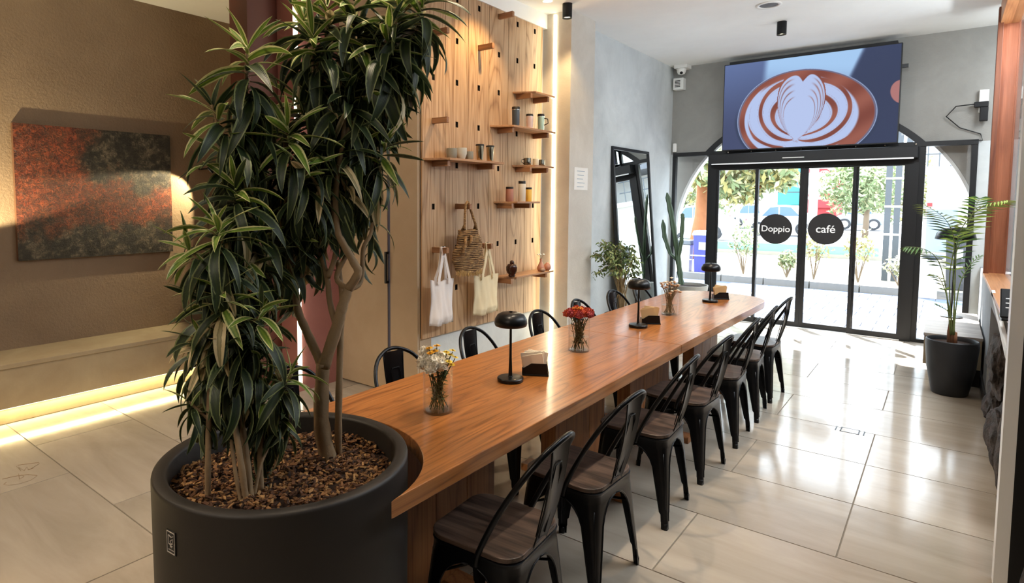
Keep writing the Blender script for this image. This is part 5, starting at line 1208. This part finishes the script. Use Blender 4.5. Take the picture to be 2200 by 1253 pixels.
# slatted pillar
b_ = onY(1921, 600, 14.7); e = empty('slatted_pillar', (b_.x, 14.7, .06), 0, 'grey slatted metal pillar with white cross bars outside the right door leaf', 'pillar'); gp = plain('slat_grey', '#4a5056', .6)
for k in range(3): MB().box(-.21+k*.15, -.11+k*.15, -.03, .03, 0, 4.6).build('slat', gp, e)
for z_ in (.9, 1.45, 2.0, 2.55, 3.1): MB().box(-.22, .22, -.04, -.03, z_, z_+.04).build('cross_bar', M['white_paint'], e)
# cars
def car(x0, x1, yb, Yv, label, body):
    a = onY(x0, yb, Yv); b_ = onY(x1, yb, Yv); L_ = b_.x-a.x; e_ = empty('parked_car', ((a.x+b_.x)/2, Yv, 0), 0, label, 'car', 'parked cars across the road'); h_ = 1.42; w_ = 1.7
    prof = [(-.5, .28), (-.5, .62), (-.46, .80), (-.30, .88), (-.16, 1.36), (-.05, 1.42), (.16, 1.40), (.32, .95), (.47, .85), (.5, .60), (.5, .28)]
    MB().prism([(p_[0]*L_, -w_/2, p_[1]) for p_ in prof], (0, w_, 0)).build('body', body, e_, bevel=.05)
    gl_ = plain('car_glass', '#3f5a7d', .1) if 'car_glass' not in bpy.data.materials else bpy.data.materials['car_glass']
    for pr_ in ([(-.26, .90), (-.145, 1.31), (-.03, 1.35), (-.03, .90)], [(-.01, .90), (-.01, 1.35), (.14, 1.33), (.26, .93)]):
        MB().prism([(p_[0]*L_, -w_/2-.012, p_[1]) for p_ in pr_], (0, .02, 0)).build('side_window', gl_, e_)
    for wx in (-.31, .31):
        mb_ = MB().lathe([(.20, -.01), (.31, 0), (.31, .2)], 24, cap0=True); mb_.v = [(wx*L_+v_[0], -w_/2-.03+v_[2], .31+v_[1]) for v_ in mb_.v]; wh = mb_.build('wheel', plain('tyre', '#2d2f33', .8) if 'tyre' not in bpy.data.materials else bpy.data.materials['tyre'], e_)
        mb_ = MB().lathe([(.19, -.02), (.05, -.03)], 16, cap0=True, cap1=True); mb_.v = [(wx*L_+v_[0], -w_/2-.03+v_[2], .31+v_[1]) for v_ in mb_.v]; mb_.build('hub', M['white_metal'], wh)
    MB().box(-.502*L_, -.48*L_, -.8, -.4, .62, .74).build('tail_light', plain('tail_red', '#c0404a', .4) if 'tail_red' not in bpy.data.materials else bpy.data.materials['tail_red'], e_)
wc = plain('car_white', '#b3b9bd', .25); sc_ = plain('car_silver', '#7f8a92', .25)
car(1610, 1762, 492, 33, 'white sedan parked behind the left lettered sticker', wc); car(1440, 1572, 494, 27, 'white hatchback parked behind the pine trunk', wc); car(1575, 1660, 478, 40, 'silver car parked far behind the left door leaf', sc_); car(1800, 1900, 478, 42, 'pale car parked behind the round tree', sc_)
# shop fronts across the road
def shop(x0, x1, y0, y1, Yv, mat, label, depth=3):
    a = onY(x0, y0, Yv); b_ = onY(x1, y1, Yv); e_ = empty('shop_front', ((a.x+b_.x)/2, Yv, 0), 0, label, 'building'); x_a, x_b = a.x-e_.location.x, b_.x-e_.location.x
    MB().box(x_a, x_b, 0, depth, 0, b_.z-.6).build('wall', mat, e_); MB().box(x_a, x_b, -.3, 0, a.z, b_.z).build('fascia', mat, e_); return e_, x_a, x_b, a.z, b_.z
rd = plain('sign_red', '#a3262b', .6); tl = plain('sign_teal', '#3d9a9c', .6); wh_ = plain('render_white', '#c9c7c2', .8)
e_, xa_, xb_, za_, zb_ = shop(1672, 1722, 440, 352, 48, tl, 'teal shop front across the road behind the door centre')
for z_ in (.3, .6): MB().box(xa_, xb_, -.32, -.30, za_+(zb_-za_)*z_, za_+(zb_-za_)*z_+.06).build('groove', gp, e_)
e_, xa_, xb_, za_, zb_ = shop(1723, 1800, 446, 362, 46, rd, 'red shop front with white lettering shapes across the road')
MB().sphere(((xa_+xb_)/2-.2, -.32, za_+(zb_-za_)*.62), 1.0, 20, 10, (1, .03, .75)).build('white_emblem', M['white_paint'], e_)
MB().box(xa_+.3, xb_-.6, -.33, -.31, za_+.55, za_+.72).box(xa_+1.6, xb_-.3, -.33, -.31, za_+.9, za_+1.3).build('sign_stripe', M['white_paint'], e_)
pp_ = onZ(1743, 530, 0); tag(MB().lathe([(.14, 0), (.14, 7)], 12, (pp_.x, pp_.y, 0), True, True).build('street_pole', M['white_paint']), 'white street pole in front of the red shop', 'pole')
pp_ = onZ(1583, 530, 0); tag(MB().lathe([(.06, 0), (.05, 6)], 10, (pp_.x, pp_.y, 0), True, True).build('street_pole', M['white_paint']), 'thin pale street pole seen through the left door leaf', 'pole')
# hedge and trees beyond
e = empty('street_hedge', (-15.2, 43.5, 0), 0, 'band of bushes beyond the parked cars on the left', 'hedge'); foliage_blob('foliage', e, (0, 0, 2.4), 2.4, 3000, .22, (lg1, lg2, lg3), 77, (2.2, .4, 1.0))
e = empty('street_hedge', (-2.5, 54, 0), 0, 'band of bushes behind the round street tree', 'hedge'); foliage_blob('foliage', e, (0, 0, 2.4), 2.4, 2000, .22, (lg1, lg2, lg3), 78, (2.0, .4, 1.2))
# white building on the right outside
BYv = 22.0; a = onY(1955, 380, BYv)
e = empty('white_building', (3.0, BYv, 0), 0, 'white building with balcony seen through the right side window', 'building')
bz = onY(2000, 376, BYv).z; MB().box(-3.5, 5, 0, 5, 0, bz+.05).build('wall', wh_, e); MB().box(-3.6, 5, -.7, .2, bz+.05, bz+.2).build('balcony_slab', wh_, e)
for i in range(15): MB().tube([(-3.5+i*.25, -.65, bz+.2), (-3.5+i*.25, -.65, bz+.95)], .015, 6).build('baluster', gp, e)
for z_ in (.55, .95): MB().tube([(-3.55, -.65, bz+z_), (.2, -.65, bz+z_)], .02, 6).build('rail', gp, e)
MB().box(-3.4, 5, 1.2, 1.4, bz+.2, bz+3.5).build('upper_wall', wh_, e); MB().box(-3.0, -1.8, 1.17, 1.2, bz+.3, bz+2.0).build('window', plain('window_blue', '#8ea3b5', .3), e)
MB().box(-3.6, 5, -.9, 1.4, bz+1.25, bz+1.45).build('awning', plain('awning_dark', '#53565c', .8), e)
p1, p2 = onY(1992, 450, BYv-.05)-e.location, onY(2052, 560, BYv-.05)-e.location; pn = MB().box(p1.x, p2.x, -.05, 0, max(p2.z, .2), p1.z).build('panel', plain('panel_blue', '#77859b', .5), e)
p1, p2 = onY(1992, 436, BYv-.05)-e.location, onY(2003, 444, BYv-.05)-e.location; MB().box(p1.x, p2.x, -.04, 0, p2.z, p1.z).build('red_plate', rd, e)
p1 = onY(2022, 426, BYv-.05)-e.location; MB().box(p1.x-.07, p1.x+.07, -.04, 0, p1.z-.1, p1.z+.1).build('yellow_plate', plain('plate_yellow', '#e8dc9a', .5), e)
tag(MB().box(3.6, 5.6, 20.9, 21.0, 2.9, 4.2).build('blue_sign', plain('sign_blue', '#2f8fd0', .5)), 'blue sign board on the building, seen in the mirror', 'sign')
# bins and bollard
def bin_(x, yb, w, hh, Yv, body, lidm, label):
    b_ = onY(x, yb, Yv); e_ = empty('street_bin', (b_.x, Yv, GZ if Yv < 13 else .06), 0, label, 'bin')
    MB().prism([(-w/2*.85, -w*.4, 0), (w/2*.85, -w*.4, 0), (w/2, -w*.45, hh), (-w/2, -w*.45, hh)], (0, w*.85, 0)).build('body', body, e_, bevel=.02); MB().prism([(-w/2-.03, -w*.5, hh), (w/2+.03, -w*.5, hh), (w/2, -w*.4, hh+.10), (-w/2, -w*.4, hh+.10)], (0, w*.95, 0)).build('lid', lidm, e_, bevel=.02)
    MB().box(-w/2-.04, w/2+.04, -w*.48, -w*.46, hh*.45, hh*.48).build('band', M['white_paint'], e_); MB().cbox((0, -w*.455, hh*.72), (.14, .02, .16)).build('sticker', M['white_paint'], e_); return e_
bin_(1512, 600, .40, .82, 13.75, plain('bin_blue', '#3b4094', .5), plain('lid_pale', '#c9d6ea', .5), 'blue wheelie bin with pale lid by the left door post'); bin_(1470, 600, .30, .60, 13.75, wh_, gp, 'white box shaped bin left of the blue bin'); bin_(2052, 640, .34, .9, 14.0, plain('bin_dark', '#34363c', .6), plain('lid_grey', '#7f8a8c', .6), 'dark grey bin with white band behind the dome lamp')
b_ = onZ(1990, 640, GZ); e = empty('ash_bollard', (b_.x, b_.y, GZ), 0, 'white ash bin with dark oval top outside the side window', 'bollard'); MB().box(-.14, .14, -.1, .1, 0, .66).build('body', wh_, e, bevel=.01); MB().sphere((.06, 0, .72), .17, 16, 8, (1, .6, .36)).build('top', gp, e, smooth=True)
# white street wall closing the view
struct(MB().box(-60, 40, 75, 76, 0, 7).build('wall_horizon', wh_))
